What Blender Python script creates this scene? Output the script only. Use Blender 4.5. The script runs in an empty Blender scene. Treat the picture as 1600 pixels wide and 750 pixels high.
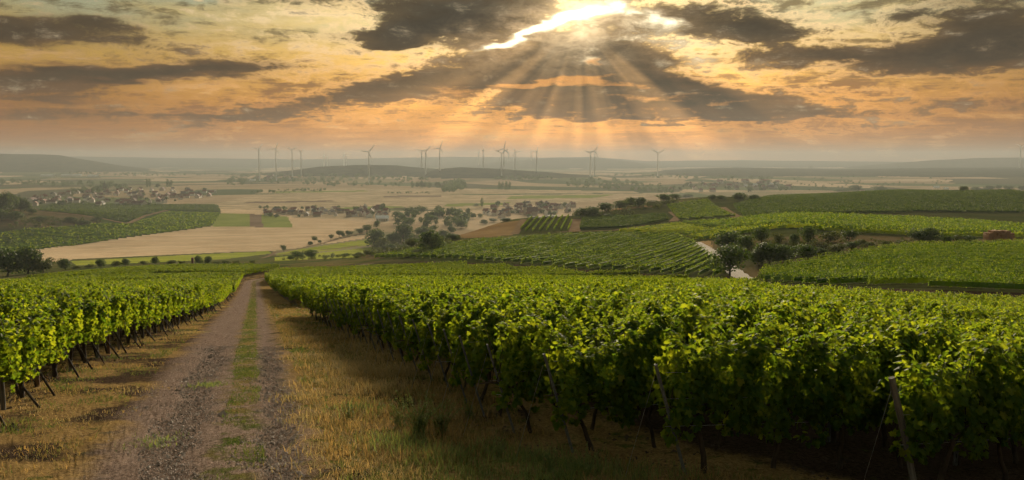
import bpy, math, random
import numpy as np
from mathutils import Vector, Matrix

RNG = np.random.default_rng(7)
random.seed(7)
scene = bpy.context.scene
COL = scene.collection

# ------------------------------------------------------------------ camera
FPX, TH = 1256.0, math.radians(5.7)          # focal length in photo pixels (1600 wide), downward pitch
CT, ST = math.cos(TH), math.sin(TH)
cam_d = bpy.data.cameras.new("camera")
cam_d.sensor_width = 36.0
cam_d.lens = 36.0 * FPX / 1600.0
cam_d.clip_start = 0.1
cam_d.clip_end = 60000
cam = bpy.data.objects.new("camera", cam_d)
COL.objects.link(cam)
cam.location = (0, 0, 0)
cam.rotation_euler = (math.radians(90) - TH, 0, 0)
scene.camera = cam


def ray(px, py):
    """photo pixel -> (x/y, z/y) of the sight line"""
    a, b = (px - 800) / FPX, (375 - py) / FPX
    y = CT + b * ST
    return a / y, (b * CT - ST) / y


def project(x, y, z):
    dep = y * CT - z * ST
    v = y * ST + z * CT
    return 800 + FPX * x / dep, 375 - FPX * v / dep


# ------------------------------------------------------------------ light
SUN_U, SUN_T = ray(903, 30)
SUN_AZ = math.atan(SUN_U)
SUN_EL = math.atan(SUN_T / math.hypot(1, SUN_U))
LAMP_EL = SUN_EL + math.radians(4.5)
sun_d = bpy.data.lights.new("sun", 'SUN')
sun_d.energy = 5.0
sun_d.angle = math.radians(14.0)
sun_d.color = (1.0, 0.84, 0.60)
sun = bpy.data.objects.new("sun", sun_d)
COL.objects.link(sun)
sdir = Vector((math.sin(SUN_AZ) * math.cos(LAMP_EL), math.cos(SUN_AZ) * math.cos(LAMP_EL), math.sin(LAMP_EL)))
sun.rotation_euler = sdir.to_track_quat('Z', 'Y').to_euler()

scene.view_settings.view_transform = 'Standard'
scene.view_settings.look = 'None'
scene.view_settings.exposure = 0.58
scene.view_settings.gamma = 1.0
scene.view_settings.use_curve_mapping = False
scene.render.engine = 'CYCLES'
scene.cycles.use_denoising = True
scene.cycles.use_adaptive_sampling = True
scene.cycles.adaptive_threshold = 0.03
scene.cycles.adaptive_min_samples = 12
scene.cycles.max_bounces = 6
scene.cycles.diffuse_bounces = 3
scene.cycles.transmission_bounces = 4
scene.cycles.transparent_max_bounces = 6
scene.cycles.volume_bounces = 0
scene.cycles.caustics_reflective = False
scene.cycles.caustics_refractive = False


def lin(r, g, b):
    f = lambda c: (c / 255 / 12.92) if c / 255 <= 0.04045 else ((c / 255 + 0.055) / 1.055) ** 2.4
    return (f(r), f(g), f(b), 1.0)


# ------------------------------------------------------------------ small node language
class G:
    """wraps a node tree; expressions are sockets or numbers"""
    def __init__(self, nt):
        self.nt = nt
        nt.nodes.clear()

    def n(self, t, **kw):
        nd = self.nt.nodes.new(t)
        for k, v in kw.items():
            setattr(nd, k, v)
        return nd

    def put(self, sock, v):
        if isinstance(v, bpy.types.NodeSocket):
            self.nt.links.new(v, sock)
        elif v is not None:
            sock.default_value = v

    def m(self, op, a, b=None, c=None, clamp=False):
        nd = self.n('ShaderNodeMath', operation=op, use_clamp=clamp)
        self.put(nd.inputs[0], a)
        if b is not None: self.put(nd.inputs[1], b)
        if c is not None: self.put(nd.inputs[2], c)
        return nd.outputs[0]

    def add(self, a, b): return self.m('ADD', a, b)
    def sub(self, a, b): return self.m('SUBTRACT', a, b)
    def mul(self, a, b): return self.m('MULTIPLY', a, b)
    def div(self, a, b): return self.m('DIVIDE', a, b)
    def mx(self, a, b): return self.m('MAXIMUM', a, b)
    def mn(self, a, b): return self.m('MINIMUM', a, b)

    def ss(self, x, lo, hi, a=0.0, b=1.0, kind='SMOOTHSTEP'):
        nd = self.n('ShaderNodeMapRange', interpolation_type=kind)
        for i, v in enumerate((x, lo, hi, a, b)):
            self.put(nd.inputs[i], v)
        return nd.outputs[0]

    def xyz(self, x, y, z=0.0):
        nd = self.n('ShaderNodeCombineXYZ')
        for i, v in enumerate((x, y, z)): self.put(nd.inputs[i], v)
        return nd.outputs[0]

    def sep(self, v):
        nd = self.n('ShaderNodeSeparateXYZ')
        self.put(nd.inputs[0], v)
        return nd.outputs

    def noise(self, vec, scale=1.0, detail=4.0, rough=0.5, lac=2.0, dist=0.0, dim='3D', color=False):
        nd = self.n('ShaderNodeTexNoise', noise_dimensions=dim)
        if dim == '1D':
            self.put(nd.inputs['W'], vec)
        else:
            self.put(nd.inputs['Vector'], vec)
        nd.inputs['Scale'].default_value = scale
        nd.inputs['Detail'].default_value = detail
        nd.inputs['Roughness'].default_value = rough
        nd.inputs['Lacunarity'].default_value = lac
        nd.inputs['Distortion'].default_value = dist
        return nd.outputs['Color' if color else 'Fac']

    def voro(self, vec, scale=1.0, out='Color', feature='F1', rnd=1.0):
        nd = self.n('ShaderNodeTexVoronoi', feature=feature)
        self.put(nd.inputs['Vector'], vec)
        nd.inputs['Scale'].default_value = scale
        nd.inputs['Randomness'].default_value = rnd
        return nd.outputs[out]

    def mix(self, f, a, b, blend='MIX'):
        nd = self.n('ShaderNodeMix', data_type='RGBA', blend_type=blend)
        nd.clamp_factor = True
        self.put(nd.inputs[0], f)
        self.put(nd.inputs[6], a)
        self.put(nd.inputs[7], b)
        return nd.outputs[2]

    def scale(self, col, f):
        nd = self.n('ShaderNodeVectorMath', operation='SCALE')
        self.put(nd.inputs[0], col if isinstance(col, bpy.types.NodeSocket) else col[:3])
        self.put(nd.inputs['Scale'], f)
        return nd.outputs[0]

    def vadd(self, a, b):
        nd = self.n('ShaderNodeVectorMath', operation='ADD')
        self.put(nd.inputs[0], a); self.put(nd.inputs[1], b)
        return nd.outputs[0]

    def vmul(self, a, b):
        nd = self.n('ShaderNodeVectorMath', operation='MULTIPLY')
        self.put(nd.inputs[0], a); self.put(nd.inputs[1], b)
        return nd.outputs[0]

    def ramp(self, f, stops):
        nd = self.n('ShaderNodeValToRGB')
        cr = nd.color_ramp
        while len(cr.elements) < len(stops): cr.elements.new(0.5)
        for e, (p, c) in zip(cr.elements, stops):
            e.position = p; e.color = c
        self.put(nd.inputs[0], f)
        return nd.outputs[0]

    def attr(self, name, out='Fac'):
        nd = self.n('ShaderNodeAttribute', attribute_name=name)
        return nd.outputs[out]


# ------------------------------------------------------------------ sky (world)
world = bpy.data.worlds.new("World")
scene.world = world
world.use_nodes = True


def build_sky():
    g = G(world.node_tree)
    d = g.n('ShaderNodeTexCoord').outputs['Generated']
    x, y, z = g.sep(d)
    A = g.m('ARCTAN2', x, y)
    E = g.m('ARCSINE', z)
    ae = lambda px, py: (lambda u, t: (math.atan(u), math.atan(t / math.hypot(1, u))))(*ray(px, py))
    # perspective coordinates of a flat cloud deck
    k = g.div(1.0, g.add(g.mx(z, 0.0), 0.075))
    P = g.xyz(g.mul(x, k), g.mul(y, k), 0.0)
    wn = g.noise(P, 1.6, 3, 0.55, color=True)
    wx, wy, wz = g.sep(wn)
    wn2 = g.noise(g.xyz(g.mul(A, 1.0), g.mul(E, 2.0), 0.3), 22, 2, 0.6, color=True)
    vx, vy, vz = g.sep(wn2)
    Aw = g.add(A, g.add(g.mul(g.sub(wx, 0.5), 0.10), g.mul(g.sub(vx, 0.5), 0.035)))
    Ew = g.add(E, g.add(g.mul(g.sub(wy, 0.5), 0.035), g.mul(g.sub(vy, 0.5), 0.016)))

    def blob(px, py, rx, ry, w=1.0, rot=0.0, a=Aw, e=Ew):
        ca, ce = ae(px, py)
        c, s = math.cos(math.radians(rot)), math.sin(math.radians(rot))
        kx, ky = FPX / rx, FPX / ry
        p = g.m('MULTIPLY_ADD', a, c * kx, g.m('MULTIPLY_ADD', e, s * kx, -(ca * c + ce * s) * kx))
        q = g.m('MULTIPLY_ADD', a, -s * ky, g.m('MULTIPLY_ADD', e, c * ky, (ca * s - ce * c) * ky))
        r2 = g.m('MULTIPLY_ADD', p, p, g.mul(q, q))
        return g.m('POWER', math.exp(-0.7), r2), w

    def total(lst, **kw):
        t = 0.0
        for b in lst:
            o, w = blob(*b, **kw)
            t = g.m('MULTIPLY_ADD', o, w, t)
        return t
    sa, se = ae(903, 34)
    da, de = g.sub(A, sa), g.sub(E, se)
    rs = g.m('SQRT', g.add(g.mul(da, da), g.mul(de, de)))      # angle to the sun
    # ---- clear sky and high thin cloud
    base = g.ramp(g.div(E, 0.7), [
        (0.0, lin(204, 134, 84)), (0.05, lin(212, 138, 56)), (0.10, lin(212, 146, 48)), (0.17, lin(212, 170, 80)),
        (0.23, lin(196, 180, 128)), (0.30, lin(174, 178, 144)), (0.6, lin(192, 200, 188)), (1.0, lin(205, 214, 214))])
    side = g.ss(g.m('ABSOLUTE', da), 0.05, 0.62)
    base = g.scale(base, g.add(0.95, g.mul(g.ss(rs, 0.45, 0.02), 0.42)))
    base = g.vmul(base, g.mix(side, (1, 1, 1, 1), (0.66, 0.66, 0.60, 1)))
    base = g.vmul(base, g.mix(g.ss(g.sub(A, sa), 0.1, 0.5), (1, 1, 1, 1), (0.86, 0.84, 0.80, 1)))
    # the sky texture behind the clouds
    st = g.n('ShaderNodeTexSky', sky_type='NISHITA')
    st.sun_disc = False
    st.sun_elevation = LAMP_EL
    st.sun_rotation = SUN_AZ
    st.air_density = 1.6; st.dust_density = 5.0
    base = g.mix(0.12, base, g.scale(st.outputs[0], 0.10))
    teal = g.mul(g.ss(E, 0.12, 0.19), g.ss(wz, 0.40, 0.62))
    base = g.mix(g.mul(teal, 0.75), base, g.scale(lin(172, 188, 168), g.add(0.72, g.mul(g.ss(rs, 0.5, 0.1), 0.4))))
    base = g.vadd(base, g.scale(lin(255, 226, 168), g.mul(g.m('EXPONENT', g.mul(rs, -5.5)), g.mul(g.ss(E, 0.05, 0.14), 0.34))))
    # soft streaks and puffs of thin cloud
    Ps = g.vmul(P, (0.55, 1.0, 1.0))
    f1 = g.noise(Ps, 1.3, 6, 0.60, dist=0.5)
    f2 = g.noise(g.vadd(Ps, (3.1, 7.7, 0)), 3.4, 6, 0.62, dist=0.4)
    fA = g.noise(g.xyz(g.mul(Aw, 8), g.mul(Ew, 52), 1.0), 1.0, 7, 0.68, dist=0.5)
    fB = g.noise(g.xyz(g.mul(A, 26), g.mul(E, 58), 5.0), 1.0, 8, 0.70, dist=0.25)
    up = g.ss(E, 0.008, 0.065)
    streak = g.add(g.mul(g.sub(f1, 0.5), 1.0), g.add(g.mul(g.sub(f2, 0.5), 0.8), g.add(g.mul(g.sub(fA, 0.5), 1.3), g.mul(g.sub(fB, 0.5), 1.3))))
    lightm = g.mul(g.ss(streak, 0.02, 0.30), g.add(0.25, g.mul(up, 0.72)))
    darkm = g.mul(g.ss(streak, 0.02, -0.30), g.add(0.30, g.mul(up, 0.65)))
    lit_col = g.mix(g.ss(E, 0.06, 0.19), lin(252, 188, 100), lin(255, 232, 184))
    near = g.ss(rs, 0.60, 0.06)
    lit_col = g.scale(lit_col, g.add(0.60, g.mul(near, 0.72)))
    col = g.mix(lightm, base, lit_col)
    shade_col = g.mix(g.ss(E, 0.05, 0.16), lin(140, 92, 54), lin(108, 92, 62))
    col = g.mix(g.mul(darkm, 0.85), col, shade_col)
    # ---- heavy clouds
    heavy = [(735, 18, 120, 34, 1.25), (660, 48, 80, 12, 0.9, 8), (600, 66, 60, 7, 0.5),
             (850, 112, 130, 36, 1.25), (955, 95, 70, 45, 0.7), (1000, 135, 140, 22, 0.95, -10), (1110, 160, 150, 14, 0.6, -6),
             (560, 148, 170, 15, 0.75, 11), (690, 122, 70, 14, 0.6, 12), (1110, 36, 130, 22, 0.85, -8), (1190, 48, 50, 14, 0.5),
             (1560, 30, 70, 45, 0.65), (1440, 88, 170, 15, 0.75), (1590, 75, 90, 30, 0.6), (1250, 85, 110, 12, 0.5),
             (20, 50, 90, 11, 0.95), (150, 40, 50, 9, 0.7), (300, 106, 130, 12, 0.95, 3), (110, 118, 110, 9, 0.8, 4), (30, 140, 110, 14, 0.75),
             (240, 72, 70, 8, 0.5), (210, 180, 230, 10, 0.5), (1230, 150, 120, 9, 0.4), (1480, 165, 170, 10, 0.42), (1000, 186, 230, 8, 0.5),
             (880, 168, 120, 12, 0.5), (1420, 25, 35, 10, 0.5), (60, 190, 120, 9, 0.3), (1340, 200, 160, 6, 0.3), (420, 60, 60, 7, 0.25), (450, 0, 120, 10, 0.4)]
    dens = g.mul(total(heavy), 0.92)
    det = g.add(g.mul(g.sub(f2, 0.5), 0.7), g.mul(g.sub(fA, 0.5), 0.55))
    det = g.add(det, g.mul(g.sub(fB, 0.5), 1.9))
    # clouds go on overhead and behind as in view
    over = g.mul(g.ss(f1, 0.48, 0.62), g.mx(g.ss(E, 0.24, 0.34), g.ss(g.m('ABSOLUTE', A), 0.62, 0.9)))
    dn = g.add(g.add(dens, g.mul(over, 0.6)), det)
    hm = g.add(g.mul(g.ss(dn, 0.26, 0.66), 0.50), g.mul(g.ss(dn, -0.05, 0.62), 0.50))
    thick = g.ss(dn, 0.35, 1.25)
    ccol = g.mix(g.ss(E, 0.03, 0.17), lin(124, 84, 48), lin(92, 74, 48))
    ccol = g.mix(thick, ccol, g.mix(g.ss(E, 0.07, 0.2), lin(74, 56, 38), lin(52, 49, 43)))
    ccol = g.scale(ccol, g.mul(g.ss(fB, 0.30, 0.70, 0.55, 1.65), g.ss(g.add(g.mul(fA, 0.6), g.mul(f2, 0.4)), 0.35, 0.65, 0.8, 1.25)))
    ccol = g.scale(ccol, 0.8)
    # sunlit fringes
    fringe = g.mul(g.mul(g.ss(dn, 0.08, 0.27), g.ss(dn, 0.50, 0.29)), g.ss(rs, 0.62, 0.03))
    frcol = g.mix(g.ss(E, 0.05, 0.15), lin(250, 178, 90), lin(255, 222, 168))
    col = g.mix(g.mul(hm, 0.985), col, ccol)
    col = g.mix(g.mul(fringe, 0.85), col, g.scale(frcol, 1.12))
    # ---- the gap the sun shines through
    glow = g.m('EXPONENT', g.mul(rs, -13.0))
    col = g.vadd(col, g.scale(lin(255, 196, 120), g.mul(g.mul(glow, 0.62), g.add(0.10, g.mul(g.sub(1.0, hm), 0.90)))))
    gap = total([(770, 70, 40, 4, 0.7, 12), (825, 54, 45, 6, 0.95, 18), (880, 36, 45, 8, 1.15, 22), (935, 22, 40, 7, 0.85, 4),
                 (1010, 30, 45, 10, 0.5, -25), (1060, 78, 60, 18, 0.42, -20), (925, 92, 12, 9, 0.45), (975, 62, 20, 8, 0.4)])
    wide = total([(800, 60, 90, 22, 1.0, 16), (900, 34, 110, 30, 1.0, 16), (1000, 50, 110, 32, 0.6, -18)])
    col = g.vadd(col, g.scale((0.95, 0.66, 0.36, 1), g.mul(g.mul(wide, 0.30), g.add(0.35, g.mul(g.ss(fB, 0.35, 0.65), 0.9)))))
    gm = g.add(gap, g.mul(det, 0.95))
    col = g.mix(g.ss(gm, 0.10, 0.95), col, lin(255, 236, 196))
    col = g.vadd(col, g.scale((1.0, 0.80, 0.50, 1), g.mul(g.m('EXPONENT', g.mul(rs, -34.0)), g.add(0.55, g.mul(g.ss(fB, 0.35, 0.65), 0.6)))))
    col = g.vadd(col, g.scale((1.0, 0.86, 0.62, 1), g.mul(g.ss(gm, 0.45, 1.1), 0.9)))
    # golden broken fringes below the dark bank
    low = total([(860, 130, 90, 6, 1.0, 4), (960, 134, 50, 5, 0.7), (1010, 158, 90, 6, 0.55, 5), (1140, 160, 90, 6, 0.5, 8), (700, 142, 50, 5, 0.45, 6), (930, 96, 14, 8, 0.6)])
    lm = g.add(low, g.mul(det, 0.8))
    col = g.mix(g.mul(g.ss(lm, 0.35, 0.85), 0.8), col, lin(240, 172, 92))
    # ---- sunbeams through the gap in the hazy air
    ph = g.m('ARCTAN2', da, g.mul(de, -1.0))
    b1 = g.noise(g.add(ph, 3.0), 3.6, 1.0, 0.5, dim='1D')
    b2 = g.noise(g.add(g.add(ph, 9.0), g.mul(rs, 0.8)), 7.0, 1.0, 0.5, dim='1D')
    beam = g.add(g.mul(g.ss(b1, 0.34, 0.70), 0.80), g.mul(g.ss(b2, 0.30, 0.75), 0.28))
    fan = g.mul(g.ss(g.m('ABSOLUTE', g.add(ph, 0.05)), 1.52, 1.05), g.mul(g.ss(rs, 0.02, 0.10), g.ss(rs, 0.55, 0.16)))
    fan = g.mul(fan, g.ss(de, 0.0, -0.03))
    col = g.scale(col, g.sub(1.0, g.mul(g.mul(fan, g.sub(1.0, g.mn(beam, 1.0))), 0.27)))
    col = g.vadd(col, g.scale((0.60, 0.35, 0.14, 1), g.mul(fan, g.mul(g.mul(beam, 0.40), g.ss(wx, 0.25, 0.6, 0.6, 1.1)))))
    # below the horizon
    col = g.mix(g.ss(E, 0.0, -0.05), col, lin(110, 96, 72))
    gam = g.n('ShaderNodeGamma'); gam.inputs[1].default_value = 1.16
    g.put(gam.inputs[0], col)
    col = gam.outputs[0]
    bg = g.n('ShaderNodeBackground')
    g.put(bg.inputs['Color'], g.scale(col, 7.4))
    bg.inputs['Strength'].default_value = 0.1
    out = g.n('ShaderNodeOutputWorld')
    g.nt.links.new(bg.outputs[0], out.inputs[0])


build_sky()
world.cycles.sampling_method = 'MANUAL'
world.cycles.sample_map_resolution = 512

# ------------------------------------------------------------------ terrain heights
PLAIN = -90.0


def s_of(D, py, px):
    u, t = ray(px, py)
    return u, (t * D + 3.06) / D


def s_z(D, z):
    return (z + 3.06) / D


def build_controls():
    pts = []   # (u, lnD, s)
    nr = [(30, 540), (60, 487), (90, 467)]
    C = {
        -300: nr + [(125, 459), (180, 450), (300, 436), (500, 415), (700, 399), (815, 391), (950, 340), (1050, 322), ('z', 1200, -72), ('z', 1450, -90)],
        0: nr + [(125, 458), (180, 448), (300, 433), (500, 412), (700, 398), (815, 390), (950, 345), (1050, 325), ('z', 1200, -76), ('z', 1450, -90)],
        120: nr + [(125, 456), (200, 438), (300, 422), (500, 409), (700, 398), (870, 383), (1000, 353), (1150, 329), ('z', 1320, -86)],
        250: nr + [(125, 454), (200, 432), (300, 414), (450, 408), (620, 401), (760, 394), (1000, 364), (1200, 341), (1350, 327), ('z', 1500, -90)],
        400: nr + [(125, 453), (175, 440), (235, 424), (300, 413.5), (450, 407), (700, 399), ('z', 850, -90), ('z', 1100, -90)],
        500: nr + [(125, 453), (175, 439), (230, 423), (285, 411), (340, 406), (500, 404), (680, 397), ('z', 820, -88), ('z', 1100, -90)],
        600: nr + [(125, 453), (174, 438), (240, 417), (300, 402), (345, 394), (420, 395), ('z', 620, -78), ('z', 820, -90), ('z', 1100, -90)],
        700: nr + [(125, 453), (174, 438), (230, 415), (300, 391), (370, 373), (430, 372), ('z', 620, -70), ('z', 850, -88), ('z', 1100, -90)],
        800: nr + [(125, 453), (174, 438), (220, 416), (300, 387), (380, 366), (430, 352), (480, 342), ('z', 640, -60), ('z', 900, -88), ('z', 1150, -90)],
        900: nr + [(125, 454), (174, 438), (240, 407), (300, 387), (370, 364), (430, 350), (505, 337), ('z', 680, -55), ('z', 950, -88)],
        1000: nr + [(120, 457), (165, 440), (240, 404), (310, 377), (360, 363), (430, 348), (500, 333), (570, 318), ('z', 760, -50), ('z', 1000, -84)],
        1100: nr + [(120, 458), (150, 444), (220, 402), (300, 372), (370, 352), (450, 337), (540, 321), (630, 308), ('z', 850, -50), ('z', 1100, -84)],
        1200: [(30, 545), (60, 490), (110, 458), (150, 435), (175, 409), (205, 376), (245, 362), (300, 348), (390, 335), (520, 318), (650, 308), ('z', 900, -50), ('z', 1150, -84)],
        1400: [(14, 700), (30, 562), (60, 502), (95, 460), (130, 430), (160, 404), (190, 386), (220, 372), (270, 358), (350, 344), (450, 328), (560, 312), (690, 299), ('z', 950, -50), ('z', 1200, -84)],
        1600: [(14, 712), (30, 582), (45, 543), (60, 516), (80, 486), (100, 461), (135, 427), (170, 398), (200, 382), (240, 372), (300, 360), (380, 346), (480, 330), (600, 312), (730, 298), ('z', 980, -50), ('z', 1250, -84)],
        1900: [(14, 712), (30, 584), (60, 518), (100, 462), (135, 427), (200, 382), (300, 360), (480, 330), (730, 298), ('z', 980, -50), ('z', 1250, -84)],
    }
    for px, lst in C.items():
        for D in (3, 7, 12, 18):
            if px >= 1400 and D > 12: continue
            pts.append((ray(px, 500)[0], math.log(D), -0.128 - (0.012 if px >= 1400 and D > 7 else 0)))
        for it in lst:
            if it[0] == 'z':
                pts.append((ray(px, 400)[0], math.log(it[1]), s_z(it[1], it[2])))
            else:
                u, s = s_of(it[0], it[1], px)
                pts.append((u, math.log(it[0]), s))
        pts.append((ray(px, 300)[0], math.log(1700), s_z(1700, PLAIN)))
        pts.append((ray(px, 300)[0], math.log(2300), s_z(2300, PLAIN)))
    return np.array(pts)


CP = build_controls()
KU = 3.0


def tps_fit(P):
    X = np.c_[P[:, 0] * KU, P[:, 1]]
    r2 = ((X[:, None] - X[None]) ** 2).sum(-1)
    K = np.where(r2 > 0, 0.5 * r2 * np.log(np.maximum(r2, 1e-12)), 0) + np.eye(len(X)) * 2e-3
    Q = np.c_[np.ones(len(X)), X]
    M = np.block([[K, Q], [Q.T, np.zeros((3, 3))]])
    w = np.linalg.solve(M, np.r_[P[:, 2], np.zeros(3)])
    return X, w


TX, TW = tps_fit(CP)


def tps(u, L):
    u = np.clip(u, -0.85, 0.85)
    out = np.full(u.shape, TW[-3]) + TW[-2] * u * KU + TW[-1] * L
    for i in range(len(TX)):
        r2 = (u * KU - TX[i, 0]) ** 2 + (L - TX[i, 1]) ** 2
        out += TW[i] * 0.5 * r2 * np.log(np.maximum(r2, 1e-12))
    return out


RIDGES = [
    (6500, 0.16, 0.2, [(-500, 238), (0, 240), (60, 241.5), (95, 243), (130, 249), (180, 257), (260, 268)]),
    (11000, 0.20, 0.3, [(-500, 247), (100, 244.5), (300, 247), (460, 249), (550, 248), (700, 245), (850, 246), (930, 245), (975, 249), (1010, 252), (1150, 250), (1300, 252), (1420, 253), (2000, 252)]),
    (8600, 0.12, 0.2, [(700, 262), (780, 253), (860, 247.5), (930, 247), (985, 252), (1060, 263)]),
    (4300, 0.10, 0.2, [(380, 276), (440, 269), (500, 260.5), (560, 257.5), (620, 258.5), (680, 264), (740, 272), (760, 276)]),
    (3800, 0.09, 0.2, [(620, 279), (660, 272), (690, 264), (720, 261), (790, 264), (860, 270), (930, 276), (960, 280)]),
    (5600, 0.42, 0.2, [(960, 271), (1030, 267), (1080, 264), (1150, 262), (1300, 265), (1450, 262.5), (1600, 262), (2000, 261)]),
    (8200, 0.14, 0.2, [(1300, 263), (1400, 255), (1450, 251), (1520, 247), (1600, 246), (2000, 245)]),
]


def far_z(u, y):
    z = np.full(u.shape, PLAIN)
    L = np.log(np.maximum(y, 1))
    h = np.zeros(u.shape)
    for D, w1, w2, pl in RIDGES:
        us = np.array([ray(p, q)[0] for p, q in pl]); zs = np.array([ray(p, q)[1] for p, q in pl]) * D
        top = np.interp(u, us, zs, left=zs[0] if pl[0][0] < -100 else PLAIN, right=zs[-1] if pl[-1][0] > 1700 else PLAIN)
        dl = L - math.log(D)
        w = np.where(dl < 0, w1, w2)
        h = np.maximum(h, np.maximum(top - PLAIN, 0) * np.exp(-(dl / w) ** 2))
    wob = 2.5 * np.sin(u * 31 + L * 9) * np.sin(L * 23 + u * 5) + 1.2 * np.sin(u * 83 + L * 40)
    return z + h + wob * np.clip((y - 2500) / 3000, 0, 1) * 0.9


def smooth(a, b, x):
    t = np.clip((x - a) / (b - a), 0, 1)
    return t * t * (3 - 2 * t)


def track_c(y):
    """x of the track's middle"""
    y = np.asarray(y, float)
    x = -0.7 - 0.322 * y
    b = np.maximum(y - 172, 0)
    return x + b * 0.42 * np.clip(b / 45, 0, 1)


def cross(x, y):
    return (x - track_c(y)) * 0.952


# grid of heights (u by ln y) used for the mesh and for fast lookups
UG = np.unique(np.r_[np.linspace(-1.5, -0.74, 14), np.linspace(-0.74, 0.74, 700), np.linspace(0.74, 1.5, 14)])
LG = np.r_[np.linspace(math.log(1.5), math.log(8.5), 30)[:-1], np.linspace(math.log(8.5), math.log(14000), 520)]
UU, LL = np.meshgrid(UG, LG, indexing='ij')
YY = np.exp(LL); XX = UU * YY
UC, LC = np.linspace(-0.86, 0.86, 150), np.linspace(math.log(1.5), math.log(2400), 260)
_S = tps(*np.meshgrid(UC, LC, indexing='ij'))


def bil(GX, GY, Q, a, b):
    a = np.clip(a, GX[0], GX[-1] - 1e-6); b = np.clip(b, GY[0], GY[-1] - 1e-6)
    i = np.clip(np.searchsorted(GX, a, 'right') - 1, 0, len(GX) - 2)
    j = np.clip(np.searchsorted(GY, b, 'right') - 1, 0, len(GY) - 2)
    p = (a - GX[i]) / (GX[i + 1] - GX[i]); q = (b - GY[j]) / (GY[j + 1] - GY[j])
    return Q[i, j] * (1 - p) * (1 - q) + Q[i + 1, j] * p * (1 - q) + Q[i, j + 1] * (1 - p) * q + Q[i + 1, j + 1] * p * q


_b = smooth(1350, 1800, YY)
ZZ = (bil(UC, LC, _S, UU, LL) * YY - 3.06) * (1 - _b) + far_z(UU, YY) * _b


def hz(x, y):
    """terrain height, bilinear in the grid"""
    x, y = np.asarray(x, float), np.asarray(y, float)
    yy = np.maximum(y, 1.6)
    u = np.clip(x / yy, UG[0], UG[-1] - 1e-6); L = np.clip(np.log(yy), LG[0], LG[-1] - 1e-6)
    i = np.clip(np.searchsorted(UG, u, 'right') - 1, 0, len(UG) - 2)
    j = np.clip(np.searchsorted(LG, L, 'right') - 1, 0, len(LG) - 2)
    a = (u - UG[i]) / (UG[i + 1] - UG[i]); b = (L - LG[j]) / (LG[j + 1] - LG[j])
    return (ZZ[i, j] * (1 - a) * (1 - b) + ZZ[i + 1, j] * a * (1 - b) + ZZ[i, j + 1] * (1 - a) * b + ZZ[i + 1, j + 1] * a * b)


def hit(px, py, dmin=0.0):
    """where the sight line through a photo pixel meets the ground"""
    u, t = ray(px, py)
    i = int(np.clip(np.searchsorted(UG, u) - 1, 0, len(UG) - 2))
    a = (u - UG[i]) / (UG[i + 1] - UG[i])
    zt = (ZZ[i] * (1 - a) + ZZ[i + 1] * a) / YY[i]
    ok = np.where((zt >= t) & (YY[i] > dmin))[0]
    if len(ok) == 0:
        D = 9000.0
    else:
        j = ok[0]
        if j > 0 and zt[j] > zt[j - 1] and YY[i][j - 1] > dmin:
            f = (t - zt[j - 1]) / (zt[j] - zt[j - 1])
            D = math.exp(LG[j - 1] + np.clip(f, 0, 1) * (LG[j] - LG[j - 1]))
        else:
            D = YY[i][j]
    x = u * D
    return x, D, float(hz(x, D))


# ------------------------------------------------------------------ meshes
def mesh_np(name, V, F, mat=None, smooth_shade=False, attrs=None, col=None):
    """V (n,3); F = list of int arrays (m,k)"""
    me = bpy.data.meshes.new(name)
    V = np.asarray(V, np.float32)
    if not isinstance(F, (list, tuple)): F = [F]
    F = [np.asarray(f, np.int32) for f in F if len(f)]
    me.vertices.add(len(V)); me.vertices.foreach_set('co', V.ravel())
    tot = np.concatenate([np.full(len(f), f.shape[1], np.int32) for f in F])
    st = np.r_[0, np.cumsum(tot)[:-1]].astype(np.int32)
    idx = np.concatenate([f.ravel() for f in F])
    me.loops.add(len(idx)); me.loops.foreach_set('vertex_index', idx)
    me.polygons.add(len(tot)); me.polygons.foreach_set('loop_start', st)
    me.polygons.foreach_set('loop_total', tot)
    if attrs:
        for k, v in attrs.items():
            at = me.attributes.new(k, 'FLOAT', 'POINT')
            at.data.foreach_set('value', np.asarray(v, np.float32))
    me.update(calc_edges=True)
    me.polygons.foreach_set('use_smooth', np.full(len(tot), smooth_shade, bool))
    if mat is not None: me.materials.append(mat)
    return me


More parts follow.
